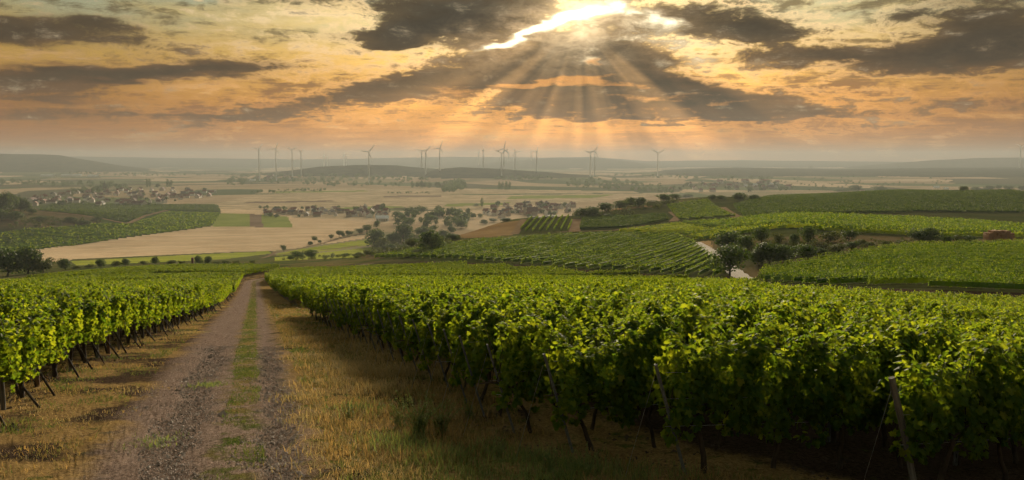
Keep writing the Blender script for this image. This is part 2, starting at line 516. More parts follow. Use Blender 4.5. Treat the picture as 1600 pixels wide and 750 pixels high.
class MB:
    """collects pieces of one mesh"""
    def __init__(self):
        self.v = []; self.f = {}; self.n = 0

    def add(self, V, F):
        V = np.asarray(V, float).reshape(-1, 3)
        F = np.asarray(F, int)
        self.f.setdefault(F.shape[1], []).append(F + self.n)
        self.v.append(V); self.n += len(V)

    def box(self, c, s, rz=0.0, taper=1.0):
        x, y, z = np.array(s) / 2.0
        V = np.array([[-x, -y, -z], [x, -y, -z], [x, y, -z], [-x, y, -z], [-x * taper, -y * taper, z], [x * taper, -y * taper, z], [x * taper, y * taper, z], [-x * taper, y * taper, z]])
        cr, sr = math.cos(rz), math.sin(rz)
        V = V @ np.array([[cr, sr, 0], [-sr, cr, 0], [0, 0, 1]]) + np.array(c)
        self.add(V, [[0, 3, 2, 1], [4, 5, 6, 7], [0, 1, 5, 4], [1, 2, 6, 5], [2, 3, 7, 6], [3, 0, 4, 7]])

    def tube(self, pts, rad, n=6, cap=True):
        pts = np.asarray(pts, float); rad = np.broadcast_to(np.asarray(rad, float), (len(pts),))
        tan = np.gradient(pts, axis=0); tan /= np.linalg.norm(tan, axis=1)[:, None] + 1e-9
        ref = np.array([1.0, 0, 0]) if abs(tan[0, 0]) < 0.8 else np.array([0, 1.0, 0])
        a = np.cross(tan, ref); a /= np.linalg.norm(a, axis=1)[:, None] + 1e-9
        b = np.cross(tan, a)
        an = np.linspace(0, 2 * np.pi, n, endpoint=False)
        V = (pts[:, None] + rad[:, None, None] * (np.cos(an)[None, :, None] * a[:, None] + np.sin(an)[None, :, None] * b[:, None])).reshape(-1, 3)
        F = []
        for i in range(len(pts) - 1):
            for k in range(n):
                F.append([i * n + k, i * n + (k + 1) % n, (i + 1) * n + (k + 1) % n, (i + 1) * n + k])
        self.add(V, F)
        if cap:
            t = len(pts) - 1
            self.f.setdefault(n, []).append(np.array([[self.n - len(V) + t * n + k for k in range(n)]]))

    def mesh(self, name, mat, smooth_shade=False):
        return mesh_np(name, np.concatenate(self.v), [np.concatenate(v) for v in self.f.values()], mat, smooth_shade)


def obj(name, data, parent=None, loc=(0, 0, 0), rot=(0, 0, 0), sc=None, label=None, cat=None, group=None, kind=None):
    o = bpy.data.objects.new(name, data)
    COL.objects.link(o)
    o.location = loc; o.rotation_euler = rot
    if sc is not None: o.scale = sc if hasattr(sc, '__len__') else (sc, sc, sc)
    if parent is not None: o.parent = parent
    if label: o['label'] = label
    if cat: o['category'] = cat
    if group: o['group'] = group
    if kind: o['kind'] = kind
    return o


# ------------------------------------------------------------------ materials
def mat(name):
    m = bpy.data.materials.new(name); m.use_nodes = True
    return m, G(m.node_tree)


def finish(g, shader):
    o = g.n('ShaderNodeOutputMaterial')
    g.nt.links.new(shader, o.inputs['Surface'])


def pbsdf(g, col, rough=0.8, spec=0.3, bump=None, bstr=0.4, bdist=0.05, metal=0.0):
    p = g.n('ShaderNodeBsdfPrincipled')
    g.put(p.inputs['Base Color'], col)
    g.put(p.inputs['Roughness'], rough)
    p.inputs['Specular IOR Level'].default_value = spec
    p.inputs['Metallic'].default_value = metal
    if bump is not None:
        b = g.n('ShaderNodeBump'); b.inputs['Strength'].default_value = bstr; b.inputs['Distance'].default_value = bdist
        g.put(b.inputs['Height'], bump)
        g.nt.links.new(b.outputs[0], p.inputs['Normal'])
    return p.outputs[0]


def leaf_material(name, c_dark, c_lite, c_trans, tw=0.5, nscale=1.5, spec=0.10, rough=0.62):
    m, g = mat(name)
    geo = g.n('ShaderNodeNewGeometry')
    pos = geo.outputs['Position']
    rnd = geo.outputs['Random Per Island']
    n = g.noise(pos, nscale, 3, 0.6)
    f = g.add(g.mul(g.ss(n, 0.3, 0.7), 0.6), g.mul(rnd, 0.5))
    c = g.mix(f, c_dark, c_lite)
    yel = g.ss(rnd, 0.965, 0.99)
    c = g.mix(g.mul(yel, 0.5), c, (0.22, 0.17, 0.02, 1))
    p = pbsdf(g, c, rough, spec)
    t = g.n('ShaderNodeBsdfTranslucent')
    hot = g.add(g.mul(g.m('POWER', rnd, 1.8), 0.8), g.mul(g.ss(n, 0.4, 0.7), 0.25))
    g.put(t.inputs['Color'], g.mix(hot, (c_trans[0] * 0.35, c_trans[1] * 0.5, c_trans[2] * 0.5, 1), (min(1, c_trans[0] * 1.5), min(1, c_trans[1] * 1.3), c_trans[2], 1)))
    ms = g.n('ShaderNodeMixShader'); ms.inputs[0].default_value = tw
    g.nt.links.new(p, ms.inputs[1]); g.nt.links.new(t.outputs[0], ms.inputs[2])
    finish(g, ms.outputs[0])
    return m


M = {}
M['vine'] = leaf_material('vine_leaf', (0.012, 0.036, 0.007, 1), (0.046, 0.088, 0.015, 1), (0.44, 0.54, 0.022, 1), 0.44)
M['vine_far'] = leaf_material('vine_leaf_distant', (0.018, 0.046, 0.010, 1), (0.058, 0.100, 0.020, 1), (0.30, 0.40, 0.026, 1), 0.44, nscale=0.12)
M['vine_far_dark'] = leaf_material('vine_leaf_distant_dark', (0.022, 0.050, 0.012, 1), (0.052, 0.088, 0.020, 1), (0.15, 0.21, 0.030, 1), 0.36, nscale=0.12)
M['vine_far_sunlit'] = leaf_material('vine_leaf_distant_sunlit', (0.030, 0.064, 0.010, 1), (0.078, 0.118, 0.018, 1), (0.40, 0.47, 0.026, 1), 0.46, nscale=0.12)  # brighter, yellower copy of vine_far: a patch of sunlight put into the leaf colour
M['tree'] = leaf_material('tree_leaf', (0.022, 0.046, 0.014, 1), (0.062, 0.098, 0.030, 1), (0.13, 0.19, 0.03, 1), 0.32, nscale=0.8)
M['bush'] = leaf_material('bush_leaf', (0.035, 0.055, 0.015, 1), (0.085, 0.10, 0.030, 1), (0.16, 0.18, 0.03, 1), 0.3, nscale=0.8)
M['conifer'] = leaf_material('conifer_needle', (0.015, 0.028, 0.012, 1), (0.035, 0.05, 0.02, 1), (0.05, 0.07, 0.02, 1), 0.2)
M['drygrass'] = leaf_material('dry_grass', (0.15, 0.098, 0.042, 1), (0.32, 0.22, 0.095, 1), (0.42, 0.28, 0.10, 1), 0.42, nscale=2.5, spec=0.1)
M['straw_grass'] = leaf_material('pale_straw_grass', (0.24, 0.165, 0.075, 1), (0.47, 0.35, 0.18, 1), (0.52, 0.37, 0.15, 1), 0.42, nscale=2.5, spec=0.1)
M['greengrass'] = leaf_material('green_grass', (0.055, 0.075, 0.020, 1), (0.13, 0.14, 0.042, 1), (0.20, 0.23, 0.05, 1), 0.40, nscale=2.5, spec=0.1)
M['weed'] = leaf_material('weed_leaf', (0.08, 0.11, 0.04, 1), (0.17, 0.20, 0.08, 1), (0.32, 0.38, 0.10, 1), 0.45, nscale=2.5, spec=0.1)


def simple(name, c1, c2, scale, rough=0.85, spec=0.2, bump=0.3, bd=0.02, metal=0.0, detail=5, stretch=None):
    m, g = mat(name)
    pos = g.n('ShaderNodeTexCoord').outputs['Object']
    if stretch: pos = g.vmul(pos, stretch)
    n = g.noise(pos, scale, detail, 0.6)
    c = g.mix(g.ss(n, 0.3, 0.7), c1, c2)
    finish(g, pbsdf(g, c, rough, spec, n, bump, bd, metal))
    return m


M['bark'] = simple('bark', (0.025, 0.018, 0.013, 1), (0.075, 0.055, 0.04, 1), 14, bump=0.8, stretch=(1, 1, 0.25))
M['wood'] = simple('weathered_wood', (0.07, 0.062, 0.055, 1), (0.20, 0.18, 0.16, 1), 22, bump=0.5, bd=0.01, stretch=(1, 1, 0.12))
M['woodbrown'] = simple('brown_wood', (0.10, 0.055, 0.03, 1), (0.20, 0.12, 0.07, 1), 22, bump=0.5, bd=0.01, stretch=(1, 1, 0.12))
M['zinc'] = simple('galvanised_steel', (0.07, 0.072, 0.075, 1), (0.17, 0.17, 0.17, 1), 30, rough=0.7, spec=0.25, bump=0.1, metal=0.1)
M['wire'] = simple('steel_wire', (0.30, 0.30, 0.30, 1), (0.45, 0.45, 0.44, 1), 30, rough=0.35, spec=0.6, bump=0.0, metal=0.7)
M['stone'] = simple('track_stone', (0.19, 0.145, 0.12, 1), (0.46, 0.38, 0.34, 1), 3.5, rough=0.9, bump=0.3)
M['turbine'] = simple('turbine_white', (0.68, 0.68, 0.67, 1), (0.76, 0.76, 0.75, 1), 0.2, rough=0.5, bump=0.0)
M['straw'] = simple('straw', (0.22, 0.11, 0.055, 1), (0.42, 0.24, 0.12, 1), 6, rough=0.95, bump=0.8, bd=0.05)
for i, (a, b) in enumerate([((0.55, 0.50, 0.44, 1), (0.68, 0.63, 0.56, 1)), ((0.36, 0.30, 0.24, 1), (0.46, 0.39, 0.31, 1)), ((0.70, 0.68, 0.64, 1), (0.78, 0.76, 0.72, 1))]):
    M['plaster%d' % i] = simple('plaster_%d' % i, a, b, 0.5, bump=0.05)
for i, (a, b) in enumerate([((0.15, 0.065, 0.045, 1), (0.24, 0.11, 0.075, 1)), ((0.10, 0.055, 0.045, 1), (0.17, 0.09, 0.07, 1)), ((0.10, 0.09, 0.085, 1), (0.16, 0.15, 0.14, 1))]):
    M['roof%d' % i] = simple('roof_tile_%d' % i, a, b, 0.8, bump=0.2)
M['whitemetal'] = simple('white_sheet_metal', (0.72, 0.72, 0.72, 1), (0.8, 0.8, 0.8, 1), 0.3, rough=0.35, spec=0.5, bump=0.0)


def ground_material(name, bands=True):
    """hill ground: gravelled ruts, dry and green grass, bare soil between the vines"""
    m, g = mat(name)
    pos = g.n('ShaderNodeNewGeometry').outputs['Position']
    c = g.attr('cross'); v = g.attr('vine'); al = g.attr('along')
    n1 = g.noise(pos, 0.55, 5, 0.6)
    n2 = g.noise(pos, 2.6, 5, 0.65)
    n3 = g.noise(pos, 14.0, 5, 0.7)
    n4 = g.noise(pos, 60.0, 3, 0.6)
    wob = g.add(g.mul(g.sub(n1, 0.5), 0.9), g.mul(g.sub(n2, 0.5), 0.9))
    cw = g.add(c, wob)
    ac = g.m('ABSOLUTE', cw)
    grav = g.ss(g.m('ABSOLUTE', g.add(cw, 0.2)), 1.95, 1.20)
    mid = g.mul(g.ss(g.m('ABSOLUTE', g.sub(cw, 0.30)), 0.60, 0.18), g.ss(g.add(n2, g.mul(g.ss(al, 9, 30), 0.12)), 0.44, 0.66))
    gcol = g.mix(g.ss(n3, 0.35, 0.65), (0.110, 0.074, 0.056, 1), (0.29, 0.208, 0.168, 1))
    gcol = g.mix(g.ss(n4, 0.55, 0.72), gcol, (0.38, 0.325, 0.30, 1))
    gcol = g.mix(g.ss(n2, 0.35, 0.7), gcol, g.scale(gcol, 0.72))
    dry = g.mix(g.ss(n3, 0.3, 0.7), (0.12, 0.074, 0.030, 1), (0.31, 0.205, 0.085, 1))
    green = g.mix(g.ss(n3, 0.3, 0.7), (0.035, 0.050, 0.012, 1), (0.095, 0.115, 0.026, 1))
    soil = g.mix(g.ss(n3, 0.3, 0.75), (0.022, 0.015, 0.011, 1), (0.080, 0.054, 0.038, 1))
    grass = g.mix(g.ss(g.add(n2, g.mul(g.sub(n1, 0.5), 0.6)), 0.52, 0.70), dry, green)
    grass = g.mix(g.ss(g.add(n1, g.mul(g.ss(c, 0.0, -2.0), 0.10)), 0.52, 0.68), grass, soil)
    vs = g.ss(g.add(v, g.mul(g.sub(n2, 0.5), 1.2)), 0.0, 0.8)
    inter = g.mix(g.ss(n2, 0.60, 0.78), soil, green)
    col = g.mix(vs, grass, inter)
    col = g.mix(grav, col, gcol)
    col = g.mix(mid, col, g.mix(g.ss(n1, 0.4, 0.65), green, dry))
    # beyond the vines: rough grassland
    far = g.ss(al, 230, 300)
    fc = g.mix(g.ss(g.noise(pos, 0.05, 5, 0.65), 0.38, 0.62), (0.055, 0.075, 0.022, 1), (0.115, 0.098, 0.045, 1))
    col = g.mix(far, col, fc)
    h = g.add(g.mul(n3, 0.5), g.mul(n4, g.add(0.25, g.mul(grav, 0.4))))
    finish(g, pbsdf(g, col, 1.0, 0.0, h, 0.9, 0.05))
    return m


M['ground'] = ground_material('hill_ground')


def field_material(name, c1, c2, stripes=None, sdir=0.0, fine=0.35):
    m, g = mat(name)
    pos = g.n('ShaderNodeNewGeometry').outputs['Position']
    n = g.noise(pos, 0.02, 6, 0.65)
    n2 = g.noise(pos, fine, 4, 0.7)
    c = g.mix(g.ss(n, 0.35, 0.65), c1, c2)
    c = g.mix(g.mul(g.ss(n2, 0.35, 0.7), 0.35), c, g.scale(c, 0.75))
    if stripes:
        x, y, z = g.sep(pos)
        q = g.add(g.mul(x, math.cos(sdir)), g.mul(y, math.sin(sdir)))
        w = g.noise(g.mul(q, 1.0 / stripes), 1.0, 2, 0.6, dim='1D')
        c = g.mix(g.mul(g.ss(w, 0.42, 0.56), 0.65), c, g.vmul(c, (0.70, 0.76, 0.74)))
    finish(g, pbsdf(g, c, 1.0, 0.0))
    return m


M['stubble'] = field_material('stubble', (0.54, 0.38, 0.24, 1), (0.64, 0.46, 0.30, 1), 14, 1.75)
M['stubble2'] = field_material('stubble_far', (0.34, 0.27, 0.17, 1), (0.56, 0.41, 0.27, 1), 45, 1.6, fine=0.05)
M['plough'] = field_material('ploughed', (0.17, 0.12, 0.085, 1), (0.22, 0.155, 0.11, 1))
M['crop'] = field_material('green_crop', (0.20, 0.23, 0.06, 1), (0.26, 0.28, 0.08, 1), 8, 1.6)
M['crop2'] = field_material('yellow_green_crop', (0.22, 0.25, 0.04, 1), (0.34, 0.34, 0.06, 1), 6, 1.3)
M['hillvine'] = field_material('distant_vineyard_floor', (0.050, 0.075, 0.022, 1), (0.085, 0.105, 0.032, 1), 7, 0.5, fine=0.25)
M['vinefloor'] = field_material('vineyard_floor', (0.045, 0.055, 0.018, 1), (0.075, 0.075, 0.028, 1), 5, 0.5)
M['dryland'] = field_material('dry_grassland', (0.19, 0.12, 0.06, 1), (0.27, 0.18, 0.09, 1))
M['scrub'] = field_material('scrub_ground', (0.055, 0.060, 0.028, 1), (0.13, 0.095, 0.05, 1), fine=0.1)
M['concrete'] = simple('concrete_path', (0.40, 0.36, 0.32, 1), (0.52, 0.47, 0.43, 1), 0.7, spec=0.0, rough=1.0, bump=0.1)
M['dirtpath'] = simple('dirt_path', (0.15, 0.10, 0.06, 1), (0.23, 0.16, 0.10, 1), 0.4, spec=0.0, rough=1.0, bump=0.1)


def plain_material():
    m, g = mat('plain_fields')
    pos = g.n('ShaderNodeNewGeometry').outputs['Position']
    x, y, z = g.sep(pos)
    p = g.xyz(g.mul(g.add(x, g.mul(y, 0.25)), 1 / 300.0), g.mul(g.sub(y, g.mul(x, 0.12)), 1 / 380.0), 0.0)
    p = g.vadd(p, g.scale(g.noise(g.scale(pos, 0.0012), 1.0, 3, 0.5, color=True), 0.5))
    r = g.sep(g.voro(p, 1.0))[0]
    c = g.ramp(r, [(0.0, (0.36, 0.27, 0.17, 1)), (0.14, (0.48, 0.36, 0.24, 1)), (0.28, (0.26, 0.22, 0.13, 1)), (0.38, (0.13, 0.15, 0.07, 1)),
                   (0.52, (0.080, 0.105, 0.050, 1)), (0.70, (0.38, 0.28, 0.18, 1)), (0.80, (0.10, 0.095, 0.055, 1)), (1.0, (0.06, 0.08, 0.035, 1))])
    g.nt.nodes[-1].color_ramp.interpolation = 'CONSTANT'
    n = g.noise(pos, 0.004, 6, 0.65)
    c = g.mix(g.mul(g.ss(n, 0.4, 0.65), 0.4), c, (0.10, 0.10, 0.05, 1))
    finish(g, pbsdf(g, c, 1.0, 0.0))
    return m


M['plain'] = plain_material()
M['hills'] = field_material('far_hills', (0.028, 0.045, 0.026, 1), (0.075, 0.075, 0.04, 1), fine=0.002)


# ------------------------------------------------------------------ the ground, cut into its regions
def in_poly(px, py, poly):
    poly = np.array(poly, float)
    ins = np.zeros(px.shape, bool)
    j = len(poly) - 1
    for i in range(len(poly)):
        xi, yi = poly[i]; xj, yj = poly[j]
        c = ((yi > py) != (yj > py)) & (px < (xj - xi) * (py - yi) / (yj - yi + 1e-12) + xi)
        ins ^= c; j = i
    return ins


# outlines of fields, given as the places they are seen at; with the range of distance they lie in
REGIONS = [
    ('stubble_field', 'stubble', 500, 1700, [(50, 391), (330, 353.5), (331, 330), (352, 326), (450, 331), (458, 340), (540, 343), (572, 349), (560, 358), (535, 369), (500, 381), (470, 387), (428, 391.5), (330, 395), (113, 405), (80, 421)]),
    ('green_field', 'crop', 500, 1700, [(335, 333), (391, 334), (389, 354.5), (331, 354)]),
    ('ploughed_field', 'plough', 500, 1700, [(391, 334), (408.5, 335.5), (411, 355), (389, 354.5)]),
    ('green_field', 'crop', 500, 1700, [(408.5, 335.5), (449, 338), (458, 355), (411, 355)]),
    ('crop_strip', 'crop2', 330, 1200, [(110, 408), (330, 396.5), (420, 392.5), (425, 396), (350, 405), (120, 415)]),
    ('crop_strip', 'crop2', 330, 1200, [(435, 396), (470, 389), (560, 376), (600, 371), (600, 379), (520, 391), (430, 400)]),
    ('crop_strip', 'crop2', 330, 1200, [(430, 402), (520, 393), (590, 385), (600, 400), (430, 408)]),
    ('stubble_field', 'stubble', 500, 1500, [(500, 382), (535, 371), (575, 366), (580, 371), (540, 377)]),
    ('stubble_field', 'stubble2', 1350, 3200, [(300, 327), (400, 304), (690, 303), (745, 305), (1000, 302), (1080, 300), (1000, 308), (870, 319), (745, 329), (690, 329), (600, 321), (500, 326), (350, 327)]),
    ('stubble_field', 'stubble2', 2000, 4200, [(410, 296), (690, 294), (990, 299), (1000, 301.5), (745, 303), (400, 302)]),
    ('green_field', 'crop', 1350, 4200, [(790, 311), (800, 306), (960, 304), (930, 309)]),
    ('green_field', 'crop', 1350, 4200, [(690, 323), (700, 318.5), (800, 316), (790, 320)]),
    ('green_field', 'crop', 1350, 4200, [(430, 301.5), (430, 299), (570, 297.5), (575, 299.5)]),
    ('ploughed_field', 'plough', 1350, 4200, [(600, 308.5), (600, 306), (690, 305), (690, 307.5)]),
    ('ploughed_field', 'plough', 1350, 4200, [(380, 318), (384, 315.5), (520, 313), (522, 315)]),
    ('green_field', 'crop', 1350, 4200, [(520, 327), (540, 323.5), (600, 321.5), (640, 323.5), (600, 326)]),
    ('far_vineyard', 'hillvine', 700, 1600, [(0, 350), (30, 322), (70, 317), (340, 319), (345, 332), (330, 353.5), (50, 391), (-60, 402), (-200, 410), (-200, 345)]),
    ('scrub_slope', 'scrub', 700, 1600, [(-200, 368), (0, 362), (70, 357), (160, 350), (150, 340), (110, 333), (40, 322), (0, 318), (-200, 312)]),
    ('vineyard_floor', 'vinefloor', 150, 900, [(575, 404), (650, 390), (760, 376), (850, 369), (950, 365), (1060, 366), (1085, 378), (1108, 396), (1140, 428), (1128, 436), (1000, 427), (800, 413), (600, 405)]),
    ('vineyard_floor', 'vinefloor', 80, 900, [(1178, 441), (1190, 418), (1260, 411), (1340, 397), (1420, 385), (1600, 381), (1900, 381), (1900, 458), (1600, 458), (1300, 448)]),
    ('dry_slope', 'dryland', 250, 700, [(706, 372), (735, 353), (800, 346), (814, 345), (808, 366), (760, 371)]),
    ('dry_slope', 'dryland', 300, 900, [(940, 332), (960, 325), (1020, 321), (1022, 331), (985, 334)]),
    ('dry_slope', 'dryland', 250, 900, [(1410, 333), (1500, 334), (1650, 344), (1650, 354), (1520, 345), (1440, 340)]),
    ('dry_slope', 'dryland', 120, 300, [(1088, 377), (1120, 376), (1135, 395), (1118, 398)]),
    ('scrub_slope', 'scrub', 120, 300, [(1110, 376), (1300, 366), (1480, 372), (1600, 374), (1700, 376), (1700, 381), (1420, 385), (1340, 397), (1260, 411), (1190, 418), (1178, 441), (1140, 430), (1118, 398)]),
    ('vineyard_floor', 'vinefloor', 180, 1100, [(810, 366), (818, 341), (900, 336), (1040, 321), (1110, 307), (1350, 297), (1650, 295), (1900, 295), (1900, 374), (1600, 374), (1480, 372), (1300, 366), (1110, 376), (1085, 378), (1060, 366), (950, 365)]),
    ('scrub_slope', 'scrub', 230, 700, [(555, 403), (575, 380), (640, 365), (720, 352), (740, 350), (706, 372), (760, 374), (650, 390), (590, 405)]),
]


def build_ground():
    nu, nl = len(UG), len(LG)
    # fine relief near the track
    cr = cross(XX, YY)
    near = 1 - smooth(25, 60, YY)
    Z = ZZ.copy()
    Z -= near * 0.05 * (np.exp(-((cr + 0.75) / 0.38) ** 2) + np.exp(-((cr - 1.0) / 0.3) ** 2))
    rr = np.random.default_rng(3)
    Z += near * (0.02 * np.sin(XX * 3.1 + 1.3 * np.sin(YY * 1.7)) * np.sin(YY * 2.3 + XX) + 0.008 * rr.standard_normal(Z.shape))
    V = np.stack([XX, YY, Z], -1).reshape(-1, 3)
    idx = np.arange(nu * nl).reshape(nu, nl)
    F = np.stack([idx[:-1, :-1], idx[1:, :-1], idx[1:, 1:], idx[:-1, 1:]], -1).reshape(-1, 4)
    fc = V[F].mean(1)
    px, py = project(fc[:, 0], fc[:, 1], fc[:, 2])
    reg = np.full(len(F), -1)
    jit = 0.25
    pj = py + jit * rr.standard_normal(len(py)) * 0
    for r, (nm, mt, d0, d1, poly) in enumerate(REGIONS):
        k = in_poly(px, pj, poly) & (fc[:, 1] > d0) & (fc[:, 1] < d1)
        reg[k] = r
    fy = fc[:, 1]
    plain = (reg < 0) & ((fy > 1000) | ((fy > 700) & (px < 740) & (fc[:, 2] < -80)))
    reg[plain] = 900
    hill = (reg == 900) & ((fc[:, 2] > -78) & (fy > 2400))
    reg[hill] = 901
    fcr = cross(fc[:, 0], fc[:, 1])
    trk = (reg < 0) & (np.abs(fcr) < 2.0) & (fy < 260)
    reg[trk] = 902
    vine = np.maximum(-2.0 - XR_off(XX, YY), -2.0)
    attrs_all = {'cross': np.where(YY < 265, cr, 9.0).ravel(), 'vine': vine.ravel(), 'along': YY.ravel()}

    def emit(name, sel, mt, kind='structure', label=None):
        f = F[sel]
        if len(f) == 0: return
        uq, inv = np.unique(f, return_inverse=True)
        me = mesh_np(name, V[uq], inv.reshape(-1, 4), M[mt], True, {k: v[uq] for k, v in attrs_all.items()})
        return obj(name, me, kind=kind, label=label)
    emit('ground', reg == -1, 'ground', label='brown and grassy hillside ground between the vines')
    emit('dirt_track', reg == 902, 'ground', label='gravelled farm track with a grassy middle strip running downhill')
    emit('plain', reg == 900, 'plain', label='wide valley floor of pale and green fields')
    emit('hills', reg == 901, 'hills', label='low hazy hills along the horizon')
    for r, (nm, mt, d0, d1, poly) in enumerate(REGIONS):
        emit(nm, reg == r, mt)
    # ground behind and beside the viewpoint
    gx, gy = np.meshgrid(np.linspace(-80, 80, 41), np.linspace(-80, 5, 22), indexing='ij')
    gz = -3.06 - 0.128 * np.maximum(gy, 0) - 0.12
    ii = np.arange(gx.size).reshape(gx.shape)
    ff = np.stack([ii[:-1, :-1], ii[1:, :-1], ii[1:, 1:], ii[:-1, 1:]], -1).reshape(-1, 4)
    vv = np.stack([gx, gy, gz], -1).reshape(-1, 3)
    me = mesh_np('hilltop', vv, ff, M['ground'], True, {'cross': np.full(len(vv), 3.0), 'vine': np.full(len(vv), -1.0), 'along': np.full(len(vv), 5.0)})
    obj('hilltop_ground', me, kind='structure')


# edges of the two vineyards along the track
RE = np.array([(9.2, 8.8), (6.9, 9.5), (4.95, 10.1), (3.1, 10.6), (1.8, 11.1), (0.9, 11.8), (-.15, 13.1), (-.85, 14.7), (-1.7, 17.7), (-4.7, 26.0), (-10.3, 42), (-17.2, 63), (-31.6, 106), (-42.6, 140), (-52.4, 170), (-58, 195), (-58, 250), (-50, 330)])
LE = np.array([(-5.8, 3.0), (-8.1, 10.0), (-9.6, 15.3), (-11.3, 20.0), (-16.0, 37), (-23.2, 62.6), (-33.6, 95), (-43.4, 125), (-55, 160), (-66, 195), (-80, 330)])


def XR_off(x, y):
    """signed distance (rough) into the open strip between the vineyards; negative inside a vineyard"""
    xr = np.interp(y, RE[:, 1], RE[:, 0]); xl = np.interp(y, LE[:, 1], LE[:, 0])
    return np.minimum(xr - x, x - xl) * 0.95 + 0.4


build_ground()


def draped_strip(name, pts, width, mt, lift=0.04, label=None, kind='structure', dmin=0, step=2.0):
    W = np.array([hit(p[0], p[1], dmin)[:2] for p in pts])
    seg = np.r_[0, np.cumsum(np.linalg.norm(np.diff(W, axis=0), axis=1))]
    s = np.linspace(0, seg[-1], max(4, int(seg[-1] / step)))
    x, y = np.interp(s, seg, W[:, 0]), np.interp(s, seg, W[:, 1])
    tx, ty = np.gradient(x), np.gradient(y); l = np.hypot(tx, ty); nx, ny = -ty / l, tx / l
    rows = []
    for k in (-1, -0.5, 0, 0.5, 1):
        wv = width / 2 * (1 + 0.12 * np.sin(s * 0.9 + k * 3))
        rows.append(np.stack([x + nx * wv * k, y + ny * wv * k, hz(x + nx * wv * k, y + ny * wv * k) + lift], -1))
    V = np.stack(rows, 1)
    idx = np.arange(len(s) * 5).reshape(len(s), 5)
    F = np.stack([idx[:-1, :-1], idx[1:, :-1], idx[1:, 1:], idx[:-1, 1:]], -1).reshape(-1, 4)
    me = mesh_np(name, V.reshape(-1, 3), F, M[mt], True)
    return obj(name, me, kind=kind, label=label)


draped_strip('concrete_path', [(1087, 379), (1102, 388), (1122, 402), (1140, 419), (1152, 428), (1172, 440)], 3.0, 'concrete', 0.06)
draped_strip('dirt_path', [(60, 331), (110, 335), (160, 342), (200, 350), (225, 338), (262, 329)], 7, 'dirtpath', 0.5, dmin=600, step=8)
draped_strip('dirt_path', [(897, 362), (899, 350), (901, 342)], 6, 'dirtpath', 0.1, dmin=250)
draped_strip('dirt_path', [(1052, 346), (1060, 338), (1050, 331)], 5, 'dirtpath', 0.1, dmin=250)
draped_strip('dirt_path', [(1155, 341), (1140, 333), (1128, 324)], 5, 'dirtpath', 0.1, dmin=250)
draped_strip('dirt_path', [(804, 366), (818, 343)], 4, 'dirtpath', 0.1, dmin=250)
draped_strip('dirt_path', [(870, 363), (960, 360), (1010, 352)], 2.5, 'dirtpath', 0.1, dmin=250)
draped_strip('dirt_path', [(425, 400), (470, 394), (540, 387), (560, 384)], 4, 'dirtpath', 0.2, dmin=330)
draped_strip('dirt_path', [(407, 404), (430, 394), (470, 388), (520, 376), (575, 361)], 3.5, 'dirtpath', 0.2, dmin=330, step=6)


# ------------------------------------------------------------------ vines
def unit(v):
    return v / (np.linalg.norm(v, axis=-1, keepdims=True) + 1e-9)


def place_faces(P, N, T, S, tmpl, faces):
    """copies a small template (k,3: side, tip, normal) to points P with normals N, tip directions T and sizes S"""
    N = unit(N); T = unit(T - (T * N).sum(-1, keepdims=True) * N); B = np.cross(T, N)
    k = len(tmpl)
    V = P[:, None] + S[:, None, None] * (tmpl[None, :, 0:1] * B[:, None] + tmpl[None, :, 1:2] * T[:, None] + tmpl[None, :, 2:3] * N[:, None])
    off = (np.arange(len(P)) * k)[:, None, None]
    return V.reshape(-1, 3), [(np.asarray(f)[None] + off).reshape(-1, np.asarray(f).shape[1]) for f in faces]


_an = [(-90, .10), (-130, .42), (-160, .34), (165, .52), (138, .36), (112, .58), (90, .72), (68, .58), (42, .36), (15, .52), (-20, .34), (-50, .42)]
LEAF_HI = np.array([[0, 0.02, 0.05]] + [[1.05 * r * math.cos(math.radians(a)), r * math.sin(math.radians(a)), -0.30 * abs(r * math.cos(math.radians(a))) - 0.12 * max(0, r * math.sin(math.radians(a))) ** 2] for a, r in _an])
LEAF_HI_F = [[(0, i + 1, (i + 1) % 12 + 1) for i in range(12)]]
LEAF_LO = np.array([[-0.5, 0, -0.12], [0, -0.42, 0.02], [0.5, 0, -0.12], [0, 0.6, -0.05]])
LEAF_LO_F = [[(0, 1, 3), (1, 2, 3)]]


def canopy_points(rng, length, n, top=1.98, bot=0.84, half=0.23, inner=0.42):
    x = rng.uniform(-length / 2 - 0.06, length / 2 + 0.06, n)
    ph = rng.uniform(0, 6, 6)
    ttop = top - 0.05 + 0.13 * np.sin(x * 4.1 + ph[0]) + 0.10 * np.sin(x * 9.3 + ph[1])
    tbot = bot + 0.14 * np.sin(x * 3.7 + ph[2]) + 0.12 * np.sin(x * 8.1 + ph[3])
    q = rng.beta(1.25, 0.95, n)
    z = tbot + (ttop - tbot) * q
    prof = np.clip(0.55 + 1.3 * q * (1.12 - q) * 1.9, 0.4, 1.25) * (1 + 0.30 * np.sin(x * 7 + 2.0 * np.sin(z * 4 + ph[5]) + ph[4]) + 0.18 * np.sin(z * 11 + x * 9 + ph[5]))
    sg = np.where(rng.random(n) < 0.5, -1, 1)
    lat = sg * half * prof * rng.uniform(0.7, 1.15, n)
    inn = rng.random(n) < inner
    lat = np.where(inn, lat * rng.uniform(0, 0.8, n), lat)
    P = np.stack([x, lat, z], -1)
    N = np.stack([rng.normal(0, 0.55, n), sg * rng.uniform(0.35, 1.1, n), rng.uniform(-0.1, 1.0, n) + 0.9 * (q > 0.86)], -1)
    T = np.stack([rng.normal(0, 0.5, n), sg * 0.45 + rng.normal(0, 0.2, n), -0.85 + rng.normal(0, 0.35, n)], -1)
    return P, N, T


